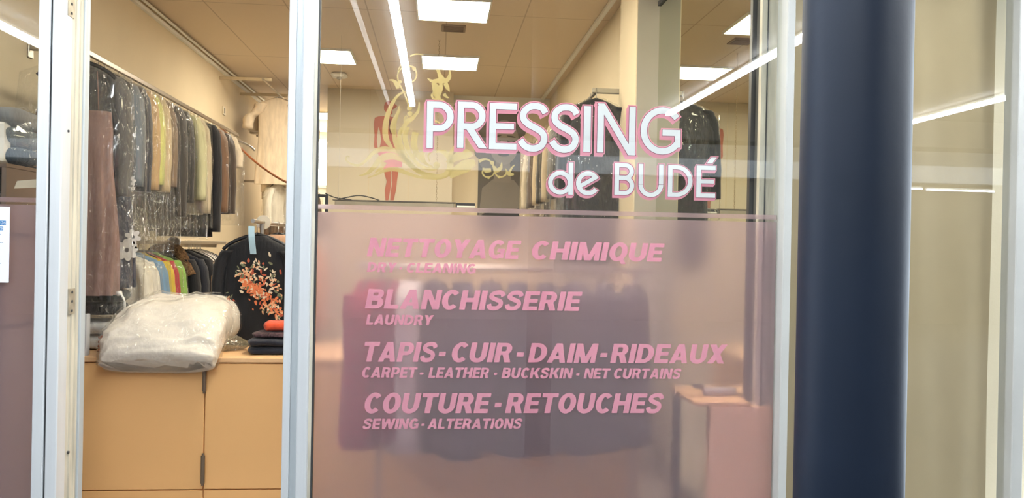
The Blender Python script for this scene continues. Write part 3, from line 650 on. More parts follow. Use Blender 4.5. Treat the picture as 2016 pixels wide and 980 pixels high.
# diagonal spray of flowers, from left breast down to the right hip
for i in range(330):
    f = rnd.random(); band = rnd.gauss(0, 1)
    bx = 474+f*86; by = 545+f*62+band*(9+16*f)
    if bx > 556: continue
    if band < -.3 and rnd.random() < .4: by -= rnd.random()*45*(1-abs(f-.6))
    m = PR[0 if band > -.6 and rnd.random() < .45 else rnd.choice((1, 1, 2, 4, 3) if band < .8 else (3, 3, 1, 4, 2))]
    petal(bx, by, rnd.random()*6.28, rnd.uniform(2.2, 5.6), rnd.uniform(1.2, 2.7), m, -rnd.random()*.004)
for (fx, fy) in ((509, 520), (470, 540), (536, 545), (496, 548)):
    for q in range(9): petal(fx+rnd.gauss(0, 4), fy+rnd.gauss(0, 6), rnd.random()*6, 4, 1.4, PR[rnd.choice((1, 2, 2, 3))], -rnd.random()*.004)
for i in range(60):
    petal(452+rnd.gauss(0, 6), 625+rnd.gauss(0, 24), rnd.random()*6, 3, 1.1, PR[rnd.choice((1, 2, 3, 4))], -rnd.random()*.004)
mb.build('flower_print', t)
p0 = PY(497, 470, bY-.15)
tg = MB(); cx = p0.x-bp.x; cz = p0.z-bp.z; TG = mat('pale blue paper', (.42, .60, .68), .7)
rings = []
for i in range(9):
    f = i/8; rings.append([(cx-.018+.012*f-.012, -.13-.01*sin(f*4), cz+.075-.165*f), (cx+.018+.012*f-.012, -.13-.01*sin(f*4), cz+.075-.165*f), (cx+.018+.012*f-.012, -.128-.01*sin(f*4), cz+.075-.165*f), (cx-.018+.012*f-.012, -.128-.01*sin(f*4), cz+.075-.165*f)])
tg.loft(rings, TG, True, True); ptg = tg.build('paper_tag', t); ptg['label'] = 'pale blue paper tag'
# its rack
rz3 = bp.z-.012; t = thing('clothes_rack', (bp.x, 1.30, 0), 'steel clothes rack behind the counter carrying the flowered blouse', 'clothes rack')
mb = MB(); mb.tube([(0, 0, rz3), (0, 3.4, rz3)], .0125, STEEL, 12); mb.build('bar', t)
for yy in (.25, 3.2):
    mb = MB(); mb.tube([(0, yy, rz3), (0, yy, .03)], .014, STEEL, 10); mb.build('post', t)
    mb = MB(); mb.box((-.25, yy-.02, 0), (.25, yy+.02, .035), STEEL, .005); mb.build('foot', t)
mb = MB(); mb.tube([(0, .28, rz3), (0, .30, rz3)], .045, mat('cream disc', (.70, .62, .48), .5), 24); mb.build('size_disc', t)
RK = [(1.95, F('peach wool', (.62, .38, .24)), 'peach cardigan on the rack behind the flowered blouse'), (2.15, F('brick knit', (.45, .10, .06)), 'brick red cardigan on the rack behind the peach one'),
 (2.4, F('oat', (.60, .50, .36)), 'oatmeal jacket deeper on the rack behind the flowered blouse'), (2.75, F('dove', (.34, .30, .27)), 'dove grey jacket deep on the rack behind the flowered blouse')]
for yy, m, lab in RK: jacket('cardigan' if 'cardigan' in lab else 'jacket', (bp.x+.02, yy, rz3+.012), .22, .75, m, lab, 'cardigan' if 'cardigan' in lab else 'jacket', 'clothes on the rack behind the counter', random.uniform(-.1, .1), 0, slL=.6, hd=.06)
for k in range(10):
    t = thing('wire_hanger', (bp.x+.01, 3.0+.05*k, rz3+.012), 'empty wire hanger on the rack behind the counter', 'hanger', 'empty hangers on the rack behind the counter', random.uniform(-.2, .2)); hanger(t, .2, HOOKW)

# high arms and the white tunics
AZ = 3.405
t = thing('clothes_rail', (-1.98, 5.5, AZ-.04), 'high steel rail on wall arms carrying white tunics near the ceiling', 'clothes rail')
mb = MB(); mb.tube([(0, 0, 0), (0, 3.6, 0)], .0125, STEEL, 10); mb.build('bar', t)
for ay in (5.68, 6.63, 7.5, 8.6):
    mb = MB(); mb.box((XL+1.98, ay-5.5-.015, .015), (.06, ay-5.5+.015, .05), mat('cream arm', (.60, .50, .34), .5), .004); mb.build('bracket_arm', t)
def tunic(loc, L, lab, rz):
    t = thing('tunic', loc, lab, 'tunic', 'white tunics on the high rail', rz); hw = .235; m = F('white cotton drill', (.80, .68, .53), .9, bump=.2)
    mb = MB(); body(mb, [(-.07, .06, .04), (-.09, hw*.5, .05), (-.125, hw*.9, .055), (-.2, hw*1.0, .06), (-.5, hw*.97, .06), (-L, hw*1.04, .07)], m, .035, 6); mb.build('body', t, True)
    for s in (-1, 1): sleeve(t, s, hw, m, .30, .10, -.15, .16)
    hanger(t, .2, HOOKW, -.07)
tn = [('white short-sleeved tunic hanging nearest on the high rail', 6.35, 1.12, .06, 0), ('white short-sleeved tunic pressed behind the nearest one on the high rail', 6.55, 1.2, -.05, .02), ('white tunic third on the high rail with a longer hem', 6.8, 1.28, .02, -.02), ('white tunic last on the high rail, mostly hidden', 7.05, 1.3, -.04, 0)]
for lab, yy, L, rz, dx in tn: tunic((-1.98+dx, yy, AZ-.03), L, lab, rz)
# lower rail in the corridor: brown coats in plastic
t = rail('clothes_rail', -1.95, 2.36, 6.6, 9.6, 'steel rail under the white tunics carrying brown coats', XL, arms=(6.9, 9.2))
jacket('shirt', (-2.0, 6.45, 2.37), .12, .62, F('white voile', (.78, .74, .66)), 'narrow white shirt hanging at the near end of the rail of brown coats', 'shirt', 'clothes on the rail under the tunics', .9, .7, slL=.45, hd=.05)
for k, (yy, c, lab) in enumerate(((6.9, (.26, .15, .11), 'brown coat in plastic, nearest under the white tunics'), (7.2, (.20, .13, .10), 'darker brown coat in plastic behind the nearest brown one'), (7.5, (.34, .25, .20), 'dusty brown coat in plastic, third under the white tunics'))):
    jacket('coat', (-1.92, yy, 2.37), .25, 1.1, F('brown coat %d' % k, c), lab, 'coat', 'clothes on the rail under the tunics', random.uniform(-.1, .1), 1.25, slL=.7, hd=.07)
# light switch on the left wall, orange cord
p = PX(440, 218, XL); t = thing('wall_socket', (XL, p.y, p.z), 'small square socket on the cream left wall above the clothes rail end', 'socket')
mb = MB(); mb.box((0, -.05, -.05), (.012, .05, .05), mat('ivory plastic', (.68, .60, .46), .4), .004); mb.build('plate', t); mb = MB(); mb.box((.012, -.025, -.03), (.018, .0, .03), GREYP); mb.build('rocker', t)
mb = MB(); pts = [PY(x, y, Y) for x, y, Y in ((428, 246, 4.3), (420, 240, 4.2), (436, 252, 4.1), (462, 280, 4.0), (500, 316, 3.7), (535, 342, 3.4), (565, 359, 3.1), (600, 372, 2.8))]
mb.tube(crom(pts, 5), .010, CORD, 8); tag(mb.build('hose', None, True), 'orange hose running from the left rail end towards the white tunics', 'hose')

# ------------------------------------------------------------------ counter with peach doors
CY0, CY1, CZ = .84, 1.46, .93
cx0, cx1 = XL+.01, 1.15
t = thing('counter', (0, CY0, 0), 'peach laminate service counter with cupboard doors behind the doorway', 'counter')
mb = MB(); mb.box((cx0, .02, .0), (cx1, CY1-CY0, CZ-.03), PEACH); mb.build('carcass', t)
mb = MB(); mb.box((cx0, -.012, CZ-.028), (cx1, CY1-CY0+.01, CZ), PEACH2, .004); mb.build('worktop', t)
sx = PY(402, 840, CY0).x; zb = PY(402, 964, CY0).z
edges = [cx0, sx-.8, sx, sx+.92, sx+1.84, cx1]
for i in range(len(edges)-1):
    mb = MB(); mb.box((edges[i]+.003, 0, zb+.004), (edges[i+1]-.003, .02, CZ-.034), PEACH, .002); d = mb.build('door', t)
    mb = MB(); mb.box((edges[i]+.003, .002, .06), (edges[i+1]-.003, .02, zb-.003), PEACH, .002); mb.build('plinth_panel', t)
    if i == 2:
        for py0, py1 in ((750, 770), (897, 951)):
            a, b = PY(402, py0, CY0-.015), PY(400, py1, CY0-.015); top = a.z if py0 > 800 else a.z+.08
            mb = MB(); HB = mat('brown metal', (.22, .17, .12), .4, .5); mb.tube([(sx, -.012, b.z), (sx, -.012, top)], .011, HB, 12)
            mb.tube([(sx, -.012, b.z-.012), (sx, -.012, b.z)], .007, HB, 10); mb.tube([(sx, -.012, top), (sx, -.012, top+.012)], .007, HB, 10); mb.build('hinge', d)
# display cabinet close to the glass on the right
p0 = PY(1397, 798, .03); t = thing('display_table', (p0.x, .02, 0), 'low table with a light peach front panel against the frosted glass at the right post', 'table')
wd = 1.565-p0.x
LP = mat('light peach laminate', (.98, .68, .42), .5, 0, .02, 1.2)
mb = MB(); mb.box((0, 0, .0), (1.575-p0.x, .05, p0.z-.004), LP, .002); mb.build('front_panel', t)
mb = MB(); mb.box((-.07, .004, p0.z-.003), (1.455-p0.x, .42, p0.z+.016), PEACH2, .003); mb.build('top', t)
for x in (-.05, 1.40-p0.x): mb = MB(); mb.box((x, .38, 0), (x+.035, .415, p0.z-.004), DARKMETAL, .003); mb.build('leg', t)
pp = PY(1415, 775, .2); t = thing('scissors_case', (pp.x, .20, p0.z+.017), 'small grey pouch lying on the low peach table behind the film', 'pouch')
mb = MB(); GP = mat('grey leatherette', (.42, .40, .42), .5); mb.loft([[(x, y*(1-.25*abs(x)/.08), z) for y, z in ((-.03, .004), (.03, .004), (.034, .02), (.02, .034), (-.02, .034), (-.034, .02))] for x in (-.08, -.05, 0, .05, .08)], GP, True, True); mb.build('pouch', t, True)
mb = MB(); mb.tube(crom([(-.08, 0, .03), (-.10, -.02, .05), (-.13, .0, .045), (-.10, .03, .03), (-.08, 0, .03)], 5), .006, BLACKPL, 6); mb.build('loop', t, True)

# things on the counter
DUV = mat('white duvet cotton', (.78, .72, .62), .8, 0, .04, 5, .5, 16)
def duvet():
    x0, x1 = PY(192, 700, .75).x, PY(412, 740, .72).x; cx = (x0+x1)/2+.01; hw = (x1-x0)/2
    t = thing('duvet', (cx, 1.1, CZ), 'white folded duvet in clear plastic drooping over the counter front', 'duvet')
    path = crom([Vector(p) for p in ((0, .46, .12), (0, .34, .14), (0, .15, .155), (0, -.05, .15), (0, -.20, .10), (0, -.305, .02), (0, -.36, -.035))], 14)
    def shell(inf, wr, m, name):
        rings = []; n = 96; P = path
        for i, p in enumerate(P):
            f = i/(len(P)-1); tn = (P[min(i+1, len(P)-1)]-P[max(i-1, 0)]).normalized(); nn = Vector((0, -tn.z, tn.y)); nn = -nn if nn.z < 0 else nn
            if abs(tn.z) > .9: nn = Vector((0, -1, 0)) if False else nn
            th = (.115+.035*sin(f*3.0))*(1-.35*max(0, f-.6)/.4); end = min(1, sqrt(max(0, 1-(1-min(1, min(f, 1-f)*9+.22))**2)))
            th = th*end+inf; w = (hw*(1-.03*sin(f*6)))*(.90+.10*end)+inf; r = []
            for j in range(n):
                a = 2*pi*j/n; c, s = cos(a), sin(a)
                X = w*math.copysign(abs(c)**.5, c); T = th*math.copysign(abs(s)**.8, s)
                q = Vector((X, 0, 0))+p+nn*T
                d = noise.noise(Vector((X*6, f*9, s*1.5+3)))*.018*wr+noise.noise(Vector((X*18+f*8, f*22, s*3)))*.007*wr+(.012*wr*(.5-min(.5, 2.2*abs(noise.noise(Vector((X*13+3*f, f*10, s*2+7))))))*(.4+.9*f))
                qlt = -.012*math.exp(-((X/hw+.05)/.07)**2)-.010*math.exp(-((f-.52)/.035)**2) if s > 0 else 0
                q += nn*(d+qlt)*(1 if s > 0 else .2)+Vector((d*.8*(1 if c > 0 else -1)*abs(c), 0, 0))
                if q.y > -.25 and q.z < .002: q.z = .002
                if q.z < 0 and q.y > -.275: q.y = -.275
                r.append(q)
            rings.append(r)
        mb = MB(); mb.loft(rings, m, True, True); return mb.build(name, t, True)
    shell(0, 1, DUV, 'quilt'); shell(.010, 1.5, BAGPLASTIC, 'plastic_bag')
duvet()
def fold_stack(name, loc, w, d, h, layers, m, lab, cat, rz=0, cov=False, seed=0):
    t = thing(name, loc, lab, cat, None, rz); hh = h/layers
    for i in range(layers):
        mb = MB(); rings = []; mm = m[i % len(m)] if isinstance(m, list) else m
        for k in range(17):
            x = -w/2+w*k/16; e = min(1, .55+min(k, 16-k)*.3); r = []
            for j in range(20):
                a = 2*pi*j/20; c, s = cos(a), sin(a); nz = noise.noise(Vector((x*14+seed, i*3.1+c, s)))*.014
                r.append((x+nz*.5, (d/2+nz)*e*math.copysign(abs(c)**.5, c), hh*(i+.5)+(hh*.5*e*.98+nz*.25)*math.copysign(abs(s)**.7, s)))
            rings.append(r)
        mb.loft(rings, mm, True, True); mb.build('fold', t, True)
    if cov:
        mb = MB(); rings = []
        for k in range(17):
            x = -(w/2+.03)+(w+.06)*k/16; e = min(1, .35+min(k, 16-k)*.25); r = []
            for j in range(24):
                a = 2*pi*j/24; c, s = cos(a), sin(a); nz = noise.noise(Vector((x*20+seed, c*3, s*3)))*.03
                r.append((x+nz*.4, (d/2+.015+nz)*e*c, max(.001, h*.5+(h*.5+.015+nz*.6)*e*s)))
            rings.append(r)
        mb.loft(rings, BAGPLASTIC, True, True); mb.build('plastic_bag', t, True)
    return t
p = PY(190, 640, 1.22)
fold_stack('folded_laundry', (p.x-.02, 1.22, CZ), .36, .3, .16, 2, F('grey white towel', (.5, .49, .46)), 'clear plastic bag of pale folded laundry at the left counter end', 'laundry', 0, True, 3)
fold_stack('folded_jacket', (p.x-.01, 1.22, CZ+.19), .34, .28, .21, 3, [F('black plush', (.02, .021, .024), .95, bump=.8, bscale=60), F('dark teal knit', (.03, .04, .042)), F('navy plush', (.02, .024, .035))], 'dark folded plush jackets with white toggles on the left laundry bag', 'jacket', .05, False, 5)
p = PY(236, 578, 1.02); mb = MB(); TG2 = mat('white cord', (.75, .73, .68), .7); mb.tube(crom([p, p+Vector((.0, -.01, .01)), p+Vector((.03, -.02, -.03)), p+Vector((.035, -.02, -.08))], 5), .006, TG2, 8); mb.tube([p+Vector((-.01, -.01, .0)), p+Vector((.012, -.01, .005))], .014, TG2, 10)
tag(mb.build('drawstring', None, True), 'white drawstring toggle hanging off the dark folded jackets', 'drawstring')
# grey file boards and orange straps at the counter edge
pz = PY(170, 710, .86); GB = mat('grey board', (.50, .50, .50), .6)
t = thing('document_folder', (PY(166, 690, .9).x, .9, CZ), 'grey upright document folder at the left counter end beside the duvet', 'folder')
for k, (dx, h) in enumerate(((-.05, .19), (-.025, .20), (.02, .26))):
    mb = MB(); mb.box((dx-.008, -.045, .0), (dx+.008, .0, h*.85), GB, .002); mb.build('board', t)
mb = MB()
for k in range(4):
    z = CZ+.012+.022*k; mb.tube(crom([(PY(196, 700, 1).x, .99, z), (PY(206, 700, 1).x, .96+.01*k, z+.012), (PY(222, 700, 1).x, .98, z), (PY(240, 700, 1).x, 1.02, z+.008)], 4), .008, mat('orange strap', (.50, .14, .05), .6), 6)
tag(mb.build('strap_bundle', None, True), 'bundle of orange straps under the plastic at the left counter end', 'strap')
p = PY(440, 682, 1.12)
t = thing('plastic_film_wad', (p.x, 1.14, CZ), 'crumpled clear plastic wrapping on the counter beside the duvet', 'plastic wrapping')
mb = MB(); rings = []
for i in range(13):
    f = i/12; r = []
    for j in range(26):
        a = 2*pi*j/26; d = 1+.35*noise.noise(Vector((cos(a)*3, sin(a)*3, f*5))); e = sin(pi*(.06+.88*f)); r.append((-.12+.24*f+.02*d, .09*cos(a)*d*e, max(.001, .035+.045*sin(a)*d*e)))
    rings.append(r)
mb.loft(rings, plastic_mat('yellowed crumpled plastic', .35, .25, .12, 18, 1.0, (.85, .74, .46)), True, True); mb.build('wad', t, True)
p = PY(532, 690, 1.05)
fold_stack('folded_trousers', (p.x+.01, 1.05, CZ), .24, .26, .085, 2, F('ink trousers', (.016, .018, .028)), 'dark folded trousers on the counter under the orange-red garment', 'trousers', .05, False, 8)
fold_stack('folded_scarf', (p.x+.02, 1.07, CZ+.088), .22, .20, .03, 1, F('dark floral silk', (.07, .035, .04), .5, var=.8, scale=40), 'dark patterned folded scarf between dark trousers and orange-red sweater', 'scarf', -.1, False, 9)
fold_stack('folded_sweater', (p.x+.045, 1.09, CZ+.120), .17, .18, .055, 1, F('orange red jersey', (.62, .08, .03)), 'orange-red folded sweater lying on the counter stack at the centre post', 'sweater', .1, False, 11)
# plastic carrier spread under the dark coats, brown box behind the blouse
b = PY(432, 560, 1.9); t = tag(boxobj('cardboard_box', (b.x-.07, 1.95, 0), (b.x+.12, 2.2, b.z+.06), mat('brown card', (.34, .20, .10), .8), None, .005), 'brown cardboard box glimpsed between the dark coats and the blouse', 'box')

# ------------------------------------------------------------------ rail on the right wall
aP = PY(1225, 181, YCOL+.54); e = PY(1174, 181, aP.y)
t = thing('clothes_rail', (e.x, aP.y, aP.z), 'dark steel rail on a wall arm over the bagged suits at the right', 'clothes rail')
BR = mat('bronze steel', (.20, .17, .13), .4, .6)
mb = MB(); mb.box((-.012, 0, -.016), (.012, 4.0, .0), BR, .003); mb.build('bar', t)
mb = MB(); mb.box((-.03, -.02, -.016), (XR-e.x, .02, .02), mat('grey arm', (.40, .36, .28), .5), .003); mb.build('bracket_arm', t)
mb = MB(); mb.box((-.03, 3.8, -.016), (XR-e.x, 3.84, .02), mat('grey arm', (.40, .36, .28)), .003); mb.build('bracket_arm', t)
RRX = e.x-.01; RG = 'bagged clothes on the right rail'
RT = [(1107, .215, F('black suit', (.018, .017, .018), .7), 1.5, 'suit', 'black suit jacket in plastic, nearest on the right rail beside the grey column'),
 (1098, .215, F('black tailcoat', (.022, .02, .022), .7), 1.55, 'suit', 'black suit in plastic pressed behind the nearest one on the right rail'),
 (1087, .22, F('pewter cloth', (.20, .19, .18)), 1.5, 'coat', 'pewter grey coat in plastic next to the black suits'),
 (1076, .22, F('sand cloth', (.50, .40, .27)), 1.5, 'coat', 'sand coloured coat in plastic on the right rail'),
 (1066, .22, F('graphite cloth', (.06, .055, .05)), 1.45, 'coat', 'graphite coat in plastic between two beige coats'),
 (1057, .22, F('wheat cloth', (.55, .43, .28)), 1.5, 'coat', 'wheat coloured coat in plastic on the right rail'),
 (1047, .22, F('umber cloth', (.14, .10, .075)), 1.4, 'coat', 'umber brown coat in plastic deep on the right rail'),
 (1036, .22, F('ecru cloth', (.58, .49, .36)), 1.45, 'coat', 'ecru coat in plastic, last on the right rail before the portrait')]
for xl, hw, m, L, nm, lab in RT:
    y = PX(xl, 320, RRX-hw-.03).y
    jacket(nm, (RRX, y, aP.z+.006), hw, L*.85, m, lab, nm, RG, random.uniform(-.1, .1), L, slL=.65, hd=.06)
# mirror on the right side wall
MIR = newmat('mirror glass'); g = N(MIR[1], 'ShaderNodeBsdfGlossy', Roughness=.008); g.inputs[0].default_value = (.72, .74, .66, 1); MIR[1].links.new(g.outputs[0], MIR[2].inputs[0])
t = thing('wall_mirror', (1.47, .1, 0), 'tall dark-framed mirror on the right side wall, reflecting lit ceiling panels and a suit', 'mirror')
ym0 = PX(1497, 400, 1.47).y-.1; ztop = PX(1297, 14, 1.47).z; ym1 = YCOL-.1
boxobj('glass', (0, max(0.03, ym0), .15), (.008, ym1, ztop), MIR[0], t)
mb = MB(); FRM = mat('black frame', (.03, .03, .03), .4); y0 = max(0.03, ym0)
mb.box((-.012, y0-.03, .12), (.01, y0, ztop), FRM); mb.box((-.012, y0-.03, ztop), (.01, ym1, ztop+.03), FRM); mb.box((-.012, y0-.03, .12), (.01, ym1, .15), FRM)
mb.build('frame', t)

# portrait poster on the back wall
a, b = PY(944, 208, YB-.01), PY(1022, 430, YB-.01)
t = thing('portrait_poster', (a.x, YB-.012, 0), 'tall sepia portrait poster of a woman on the back wall', 'poster')
W_ = b.x-a.x; zt = a.z; zb = zt-1.75
SEP = lambda n, v: mat('sepia '+n, (v*.75, v*.65, v*.53), .6, 0, .05, 4)
mb = MB(); mb.box((0, 0, zb), (W_, .01, zt), SEP('backing', .10)); mb.build('sheet', t)
def ell(mb, cx, cz, rx, rz, m, lay, a=0, n=28):
    mb.poly([(cx+rx*cos(q)*cos(a)-rz*sin(q)*sin(a), -.0005*lay, cz+rx*cos(q)*sin(a)+rz*sin(q)*cos(a)) for q in [2*pi*i/n for i in range(n)]], m)
mb = MB(); u = W_
mb.poly([(0, -.0005, zt-.12), (W_, -.0005, zt-.12), (W_, -.0005, zb), (0, -.0005, zb)], SEP('ground', .14))
mb.poly([(0, -.001, zb+.12), (u*.1, -.001, zt-1.1), (u*.35, -.001, zt-.98), (u*.85, -.001, zt-.98), (u, -.001, zt-1.08), (u, -.001, zb+.12)], SEP('shoulder', .28))
mb.poly([(0, -.0015, zb), (0, -.0015, zt-1.50), (u*.3, -.0015, zt-1.38), (u*.7, -.0015, zt-1.42), (u, -.0015, zt-1.35), (u, -.0015, zb)], SEP('dress', .03))
for cx, cz, r in ((.12, .32, .16), (.10, .48, .15), (.10, .62, .14), (.22, .75, .14), (.3, .2, .17), (.55, .16, .2), (.8, .2, .17), (.95, .33, .12)): ell(mb, u*cx, zt-cz, u*r*1.4, u*r*1.3, SEP('hair', .13 if cz > .4 else .20), 3+cx)
mb.poly([(u*.42, -.0028, zt-.72), (u*.75, -.0028, zt-.72), (u*.80, -.0028, zt-1.02), (u*.36, -.0028, zt-1.02)], SEP('neck', .30))
ell(mb, u*.60, zt-.48, u*.36, .30, SEP('face', .36), 7)
for s in (-1, 1):
    ell(mb, u*(.60+s*.17), zt-.46, u*.09, .022, SEP('lid', .07), 8); ell(mb, u*(.60+s*.17), zt-.452, u*.08, .016, SEP('lidlight', .33), 9)
    ell(mb, u*(.60+s*.17), zt-.40, u*.11, .010, SEP('brow', .10), 8, -s*.15)
ell(mb, u*.60, zt-.56, u*.05, .022, SEP('nose', .28), 8); ell(mb, u*.60, zt-.645, u*.13, .024, SEP('lips', .10), 8)
mb.build('print', t)

# woman silhouette decal on the partition
def SP(pts, Y): return [PY(650+x/3.162, 100+y/3.162, Y) for x, y in pts]
t = thing('silhouette_decal', (0, 0, 0), 'rust red silhouette of a standing woman in a pink skirt on the pale partition', 'wall decal')
RUST = mat('rust red film', (.46, .15, .10), .6); PINKS = mat('pink film', (.62, .26, .28), .6); DRK = mat('dark red film', (.16, .05, .04), .6)
mb = MB(); dY = 6.794
mb.poly(SP([(335+0, 345), (342, 322), (362, 311), (388, 316), (402, 330), (418, 345), (400, 360), (370, 375), (345, 378), (336, 368)], dY-.001), RUST)
mb.poly(SP([(345, 375), (385, 365), (388, 392), (375, 402), (378, 420), (345, 418), (348, 398)], dY), RUST)
mb.poly(SP([(278, 416), (300, 408), (345, 405), (392, 412), (402, 440), (392, 520), (400, 575), (420, 612), (432, 640), (296, 640), (308, 600), (318, 560), (310, 500), (300, 470)], dY), RUST)
mb.poly(SP([(278, 416), (272, 450), (276, 520), (272, 590), (276, 604), (296, 604), (290, 560), (296, 500), (306, 450)], dY-.0005), RUST)
mb.poly(SP([(392, 412), (408, 430), (412, 500), (428, 590), (416, 596), (396, 520), (386, 450)], dY-.0005), RUST)
mb.poly(SP([(368, 425), (374, 425), (382, 520), (376, 520), (366, 490)], dY-.0015), DRK)
mb.poly(SP([(332, 732), (338, 765), (352, 812), (340, 868), (344, 930), (362, 930), (374, 868), (380, 812), (380, 732)], dY), RUST)
mb.poly(SP([(384, 732), (386, 790), (386, 830), (376, 880), (374, 930), (396, 930), (410, 865), (416, 810), (426, 732)], dY), RUST)
mb.build('figure', t)
mb = MB(); mb.poly(SP([(292, 622), (432, 614), (450, 640), (448, 722), (334, 740), (322, 700), (306, 660)], dY-.002), PINKS); mb.build('skirt', t)

# long grey housing hanging near the partition, with chain
hY = 4.2; a, b = PY(660, 399, hY), PY(935, 403, hY)
t = thing('suspended_housing', (a.x, hY, a.z), 'long grey metal housing hanging level behind the glass just above the film', 'fixture')
GH = mat('grey enamel', (.40, .36, .29), .5)
L = b.x-a.x; mb = MB(); mb.box((0, -.05, -.028), (L*.85, .05, .022), GH, .008); mb.build('housing', t)
mb = MB(); mb.box((-.02, -.055, .022), (L*.86, .055, .030), mat('dark lip', (.14, .12, .10), .5)); mb.build('lip', t)
mb = MB(); mb.box((L*.86, -.04, -.03), (L, .04, .026), BLACKPL, .004); mb.tube([(L*.87, -.045, -.015), (L, -.045, -.015)], .014, WHITEP, 10); mb.build('end_cap', t)
mb = MB(); mb.tube(crom([(.02, 0, .03), (.10, -.02, .05), (.22, 0, .075), (.33, .01, .06), (.42, 0, .032)], 6), .006, BLACKPL, 6); mb.tube(crom([(-.1, .02, .09), (.0, .02, .05), (.15, .03, .035)], 5), .006, BLACKPL, 6); mb.build('cable', t, True)
for fx in (.72,):
    mb = MB(); x = L*fx; z = .03; k = 0
    while a.z+z < CEIL-.01:
        mb.tube([(x+(.006 if k % 2 else 0)*cos(q), (.0 if k % 2 else .006)*cos(q), z+.014+.015*sin(q)) for q in [2*pi*i/8 for i in range(9)]], .0016, mat('brass chain', (.34, .26, .15), .5, .3), 4, False); z += .024; k += 1
    mb.build('chain', t)
mb = MB(); mb.tube([(.03, 0, .03), (.03, 0, CEIL-a.z)], .0015, STEEL, 5); mb.build('wire', t)
s0, s1 = PY(624, 400, 3.2), PY(643, 400, 3.2); zt = PY(632, 388, 3.2).z
t = thing('stand', (s0.x, 3.2, 0), 'black square-section metal stand beside the bright post, seen through the glass', 'stand')
for x in (0, s1.x-s0.x):
    mb = MB(); mb.box((x-.012, -.012, 0), (x+.012, .012, zt), DARKMETAL); mb.build('post', t)
    mb = MB(); mb.box((x-.012, -.2, 0), (x+.012, .2, .03), DARKMETAL); mb.build('foot', t)
mb = MB(); mb.box((-.012, -.012, zt), (s1.x-s0.x+.012, .012, zt+.024), DARKMETAL); mb.build('crossbar', t)

# ------------------------------------------------------------------ garments behind the frosted film
dY = .50; dz = 1.44
t = thing('clothes_rack', (-.40, dY, 0), 'low clothes rack behind the frosted film carrying dark coats', 'clothes rack')
mb = MB(); mb.tube([(0, 0, dz), (1.50, 0, dz)], .0125, STEEL, 10); mb.build('bar', t)
for x in (.12, 1.42):
    mb = MB(); mb.tube([(x, 0, dz), (x, 0, .03)], .0125, STEEL, 10); mb.build('post', t)
    mb = MB(); mb.box((x-.02, -.2, 0), (x+.02, .2, .03), STEEL, .005); mb.build('foot', t)
DG = [(715, 872, (.30, .035, .075), 'maroon coat, leftmost dark shape behind the frosted film'), (757, 860, (.22, .04, .075), 'plum coat next to the maroon one behind the frosted film'),
 (800, 878, (.62, .58, .56), 'pale grey shirt bright between dark coats behind the frosted film'), (845, 880, (.035, .032, .045), 'black coat right of the pale shirt behind the frosted film'),
 (900, 892, (.030, .030, .050), 'blue-black coat third of the dark row behind the film'), (955, 876, (.05, .04, .06), 'aubergine coat in the dark row behind the film, under CUIR'),
 (1010, 886, (.028, .028, .05), 'deep navy coat in the middle of the dark row behind the film'), (1065, 880, (.030, .028, .042), 'midnight coat in the dark row behind the film, under DAIM'),
 (1120, 884, (.045, .036, .055), 'smoky violet coat in the dark row behind the film'), (1180, 876, (.030, .028, .048), 'navy coat before last in the dark row behind the film'), (1236, 868, (.04, .032, .045), 'dark plum coat at the right end of the row behind the film')]
for i, (px, py, c, lab) in enumerate(DG):
    x = PY(px+8, 700, dY).x; L = dz-PY(px, py, dY).z; 
    jacket('coat' if 'coat' in lab else 'shirt', (x, dY, dz+.012), .20, L, F('display %d' % i, c), lab, 'coat' if 'coat' in lab else 'shirt', 'clothes on the rack behind the frosted film', pi/2+random.uniform(-.25, .25), 0, slL=L*.8, hd=.085)

# ------------------------------------------------------------------ left pane: shelves with wrapped bundles, paper notice
shx0, shx1, shy0, shy1 = XL+.02, -1.93, .22, .62
shz = PY(30, 324, .3).z
t = thing('shelf_unit', (0, shy0, 0), 'dark brown shelf unit behind the narrow left pane', 'shelf')
DB = mat('dark brown board', (.13, .08, .05), .6)
for k, z in enumerate((shz-.02, shz-.33, shz-.75)): mb = MB(); mb.box((shx0, 0, z), (shx1, shy1-shy0, z+.02), DB, .003); mb.build('shelf', t)
mb = MB(); mb.box((shx0, shy1-shy0-.01, 0), (shx1, shy1-shy0, shz), DB); mb.build('back_panel', t)
for x in (shx0, shx1-.02): mb = MB(); mb.box((x, 0, 0), (x+.02, shy1-shy0-.01, shz-.02), DB); mb.build('side_panel', t)
fold_stack('wrapped_bundle', (-2.10, .44, shz), .36, .34, .27, 3, [F('slate bundle', (.05, .065, .085)), F('grey green bundle', (.09, .10, .095)), F('ash bundle', (.22, .21, .20))], 'large bundle of slate garments in shiny plastic on the left shelf', 'bundle', .1, True, 21)
fold_stack('wrapped_bundle', (-2.36, .46, shz), .20, .28, .36, 3, [F('denim blue', (.06, .13, .25)), F('navy b', (.04, .06, .1))], 'blue bundle in plastic at the picture edge on the left shelf', 'bundle', 0, True, 25)
p = PY(0, 275, .28); tag(boxobj('paper_bag', (p.x-.18, .25, shz), (PY(12, 275, .28).x, .33, PY(6, 240, .28).z), mat('off white paper', (.66, .62, .55), .8), None, .012), 'off-white paper packet standing at the left picture edge on the shelf', 'packet')
z2 = shz-.31; fold_stack('folded_blanket', (-2.16, .42, z2), .42, .34, .18, 2, F('brown blanket', (.16, .10, .07)), 'brown folded blankets in plastic on the lower left shelf', 'blanket', 0, True, 31)
p = PY(50, 365, .26); mb = MB(); mb.poly([PY(28, 371, .24), PY(34, 356, .24), PY(72, 353, .24), PY(72, 369, .24)], mat('cream card', (.62, .52, .38), .8)); o = mb.build('paper_card')
sol = o.modifiers.new('t', 'SOLIDIFY'); sol.thickness = .002
tag(o, 'cream paper card leaning on the brown blankets in the left pane', 'card')
